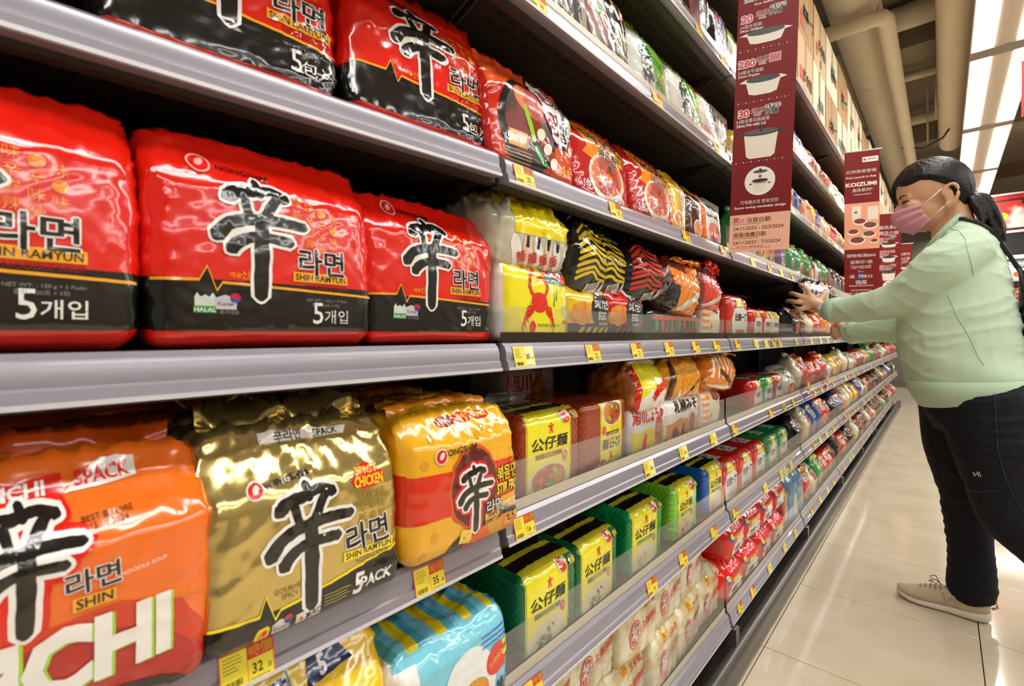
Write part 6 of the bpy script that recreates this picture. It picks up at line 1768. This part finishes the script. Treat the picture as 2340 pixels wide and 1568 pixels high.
def launch_banner():
    w, h = .27, .98
    FOOD = speckle('#8a2c14', '#f0b050', '#3f6a2c', 40, name='dishes_print')
    it = [pR(0, .30, w, .62, plain('#f0a27c', .4, name='peach_print'), 1), pR(.02, .66 + .0, w - .02, .665, BR, 1)]
    it += [pR(.06, .50, .13, .60, BC, 2), pR(.18, .50, .26, .59, BC, 2), pR(.08, .55, .10, .562, BK, 3)]
    for x, y, r in ((.12, .49, .05), (.20, .46, .055), (.07, .42, .045), (.19, .40, .05), (.10, .36, .06), (.23, .35, .03)):
        it += [pE(x, y, r, r * .6, BW, 3, 'print'), pE(x, y + .004, r * .84, r * .46, FOOD, 4, 'print')]
    it += [pT('亞洲首度登場', .13, .84, .030, BW, .03, lay=3, fit=.22), pT('First Launch in Asia', .13, .80, .017, BW, .02, lay=3, fit=.22), pT('KOIZUMI', .13, .75, .036, BW, .035, lay=3, fit=.225), pT('廚具系列*', .14, .71, .024, BW, .03, lay=3), pT('Cookware Series*', .14, .68, .013, BW, .01, lay=3), pR(.14, .90, .26, .935, BW, 2), pE(.158, .917, .010, .010, BR2, 3, 'print'), pT('JAPAN', .21, .917, .016, BK, .02, lay=3)]
    it += [pT('購物每滿$60', .13, .255, .032, BW, .03, lay=3, fit=.21), pT('送笑印1個', .13, .21, .032, BW, .03, lay=3, fit=.16), pT('Every purchase of $60\nto get 1 Happy Stamp', .13, .175, .012, BW, .01, lay=3), pT('或 or', .13, .145, .014, BW, .01, lay=3), pT('憑    積分', .13, .11, .03, BW, .03, lay=3, fit=.17), pR(.105, .095, .15, .128, plain('#2a6ac8', .4, name='print_blue'), 3), pT('yuu', .1275, .112, .016, BW, .02, lay=4), pT('換購', .13, .070, .03, BW, .03, lay=3), pT('Redeem with yuu Points', .13, .045, .013, BW, .01, lay=3), pT('推廣須受條款及細則約束', .13, .015, .01, BC, 0, lay=3)]
    return it, w, h
li, lw, lh = launch_banner()
def rescale(items, kx, ky):
    out = []
    for (v, f, m, l, q) in items:
        if not len(v): continue
        v = np.asarray(v, float)
        if q == 'color_band': w2 = v * (kx, ky)
        else:
            c = (v.min(0) + v.max(0)) / 2
            w2 = (v - c) * kx * 1.06 + c * (kx, ky)
        out.append((w2, f, m, l, q))
    return out
banner((-.445, 3.50), DV, .174, 1.25, 2.10, rescale(li, .644, .867), 'dark red cookware banner with dishes picture, left of the shopper', group='hanging cookware banners')
bi2 = rescale(bi, 1.14, .94)
banner((-.445, 5.50), DV, .172, 1.25, 2.10, bi2, 'cookware banner half hidden behind the dishes banner', group='hanging cookware banners')
banner((-.445, 7.48), DV, .172, 1.25, 2.10, bi2, 'farthest cookware banner beside the shopper\'s collar', group='hanging cookware banners')

# ------------------------------------------------------------------ cartons on the top shelf
CARD = [plain('#c9a77a', .75, name='tan_cardboard', noise=.08, nscale=5), plain('#e0d2b4', .7, name='pale_carton', noise=.05, nscale=4), plain('#b08a5c', .8, name='brown_cardboard', noise=.1, nscale=5)]
TAPE = plain('#d8c9a0', .15, name='glossy_tape', coat=.8)
cn = 0
rg = random.Random(21)
def carton(y, wy, z, hz, dx, mat, label, art):
    r = empty('carton', (-.53 - dx / 2 + .02, y + wy / 2, z))
    tag(r, label, 'carton', 'cartons above the shelving')
    b = MB(); b.box(-dx / 2, dx / 2, -wy / 2 + .003, wy / 2 - .003, 0, hz - .004); b.build('box', mat, r)
    f = MB(); f.box(-dx / 2, dx / 2, -wy / 2 + .003, -.002, hz - .004, hz - .001); f.build('flap', mat, r)
    f = MB(); f.box(-dx / 2, dx / 2, .002, wy / 2 - .003, hz - .004, hz - .001); f.build('flap', mat, r)
    MB().box(dx / 2 + .0002, dx / 2 + .0008, -.024, .024, hz * .55, hz - .004).build('tape', TAPE, r)
    inks = [plain('#8f8a7a', .7, name='carton_ink_grey'), plain('#c8452c', .7, name='carton_ink_red'), plain('#5a7a4c', .7, name='carton_ink_green'), plain('#d89a8c', .7, name='carton_ink_pink')]
    it = []
    for k in range(art):
        x0 = rg.uniform(-wy * .42, wy * .1); y0 = hz * rg.uniform(.08, .4)
        it.append(pR(x0, y0, x0 + wy * rg.uniform(.1, .3), y0 + hz * rg.uniform(.08, .3), inks[k % 4], 1 + k))
    it += [pT(rg.choice(['出前一丁', '即食麵', '拉麵']), wy * .12, hz * .45, .05, inks[art % 4], .01, lay=6)]
    flat_print(it, 'printed_front', r, lambda x, y, l: (dx / 2 + .0006 + l, x, y))
    return r
y = 1.50; k = 0
while y < 8.2:
    wy = .36 if y < 3 else .42
    if y > 4.8: wy = .5
    b_ = max(i for i in range(9) if SEAMS[i] <= y)
    for lvl in range(2):
        hz = .33 if lvl == 0 else (.29 + .06 * rg.random())
        carton(y + (.0 if lvl == 0 else .02), wy - .02, TOPZ['TT'] + .001 + (.331 if lvl else 0), hz, .34 + .06 * rg.random(), CARD[(k + lvl * 2) % 3] if rg.random() > .3 else CARD[1], '%s carton %s, %s along the top of the shelving' % (['tan', 'pale', 'brown'][(k + lvl) % 3] if False else 'cardboard', 'standing on the shelf' if lvl == 0 else 'stacked on the lower one', (ORD + ['tenth', 'eleventh', 'twelfth', 'thirteenth', 'fourteenth', 'fifteenth', 'sixteenth', 'seventeenth', 'eighteenth', 'nineteenth', 'twentieth'])[k]), 3)
    y += wy; k += 1

# ------------------------------------------------------------------ chilled cabinet at the end of the aisle
M_WHITE = plain('#dfe4e6', .4, name='white_enamel')
FY = 8.9
fr = empty('chilled_cabinet', (1.6, FY, 0)); tag(fr, 'white chilled display cabinet with lit canopy at the aisle end', 'cabinet')
MB().box(-1.35, 1.35, .75, .80, 0, 2.3).build('back_panel', M_WHITE, fr)
MB().box(-1.35, 1.35, .0, .8, .0, .38).build('base', plain('#3c3c40', .4, name='dark_plinth'), fr)
MB().box(-1.35, 1.35, .05, .8, 2.02, 2.30).build('canopy', plain('#2d2a2a', .3, name='dark_canopy'), fr)
for s in (-1.35, 1.31): MB().box(s, s + .04, .02, .75, .38, 2.02).build('side_panel', M_WHITE, fr)
MB().box(-1.28, 1.28, .06, .10, 1.985, 2.018).build('canopy_lamp', M_LAMP, fr)
for z in (.72, 1.05, 1.38, 1.70):
    MB().box(-1.30, 1.30, .12, .745, z, z + .025).build('cabinet_shelf', M_WHITE, fr)
    MB().box(-1.30, 1.30, .10, .118, z - .01, z + .045).build('cabinet_rail', plain('#cfe0e6', .3, name='pale_blue_rail'), fr)
rg = random.Random(9)
for zi, z in enumerate((.40, .746, 1.076, 1.406, 1.726)):
    for j in range(8):
        nm = COLN[int(rg.random() * len(COLN))][0]
        o = SMALL[(nm, 0)].put(1.6 - 1.15 + .3 * j, FY + .30, z, '%s chilled packet, %s along %s cabinet shelf' % (nm, ORD[j], ['the lowest', 'the second', 'the third', 'the fourth', 'the top'][zi]), 'packets in the chilled cabinet', sc=(1.5, 1.3, 1.3))
        o.rotation_euler = (0, 0, rg.uniform(-.1, .1))
pr = empty('promotion_board', (1.35, FY + .02, 2.31)); tag(pr, 'wide red promotion board with a hotpot picture on the cabinet', 'sign')
MB().box(-1.1, 1.1, 0, .03, 0, .50).build('board', plain('#c42018', .35, name='bright_red_board', coat=.3), pr)
HOT = speckle('#d8301c', '#f2c84a', '#e9e2d8', 14, name='hotpot_print', dist=1.0)
it = [pR(-1.02, .04, -.38, .44, BK, 1), pR(-.99, .065, -.41, .415, HOT, 2), pE(-.8, .22, .08, .06, plain('#f2cf2a', .4, name='print_yellow'), 3, 'p'), pE(-.62, .15, .07, .05, BW, 3, 'p'), pE(-.9, .3, .05, .05, plain('#4a9a3c', .4, name='print_green'), 3, 'p'), pR(-.6, .36, -.42, .42, BK, 4), pT('S', -.25, .2, .14, BW, .03, lay=3), pT('精選火鍋', .3, .25, .16, BW, .02, lay=3)]
flat_print(it, 'printed_front', pr, lambda x, y, l: (x, -l - .0006, y), .0005)
MB().box(-1.1, 1.1, -.01, .04, -.0005 + .5, .52).build('top_edge', M_WHITE, pr)
MB().box(-1.1, 1.1, -.02, .0, 0.0, .03).build('lower_edge', M_WHITE, pr)  # plain white enamel strip along the foot of the board
# red hanging sign at the right picture edge
hs = empty('hanging_sign', (.575, 3.6, 2.0)); tag(hs, 'plain red sign hanging at the upper right picture edge', 'sign')
hx = atY(2334, 200, 3.6).x
hs.location = (hx, 3.6, Zat(268, hx, 3.6))
MB().box(0, .42, -.004, .004, 0, .29).build('board', plain('#d22a26', .4, name='sign_red'), hs)
for s in (.05, .37): MB().tube([(s, 0, .29), (s, 0, .7), (s, 0, 1.1)], .002, 6).build('wire', M_DUCT, hs)

# small red promotion cards clipped above the price rails
for b, lv, px in ((3, 'L1', 1846), (3, 'L1', 1889), (3, 'U1', 1855), (3, 'L2', 1932)):
    y = Yat(px, -LX) - (SEAMS[b] + SEAMS[b + 1]) / 2
    it = [pR(-.03, 0, .03, .075, BR2, 0), pE(0, .048, .022, .018, plain('#f0c040', .4, name='promo_yellow'), 1, 'p'), pR(-.022, .01, .022, .024, BW, 1)]
    flat_print(it, 'promotion_card', SHELF[(b, lv)], lambda x, yy, l, y=y: (.003 + l, y + x, .02 + yy), .0004)
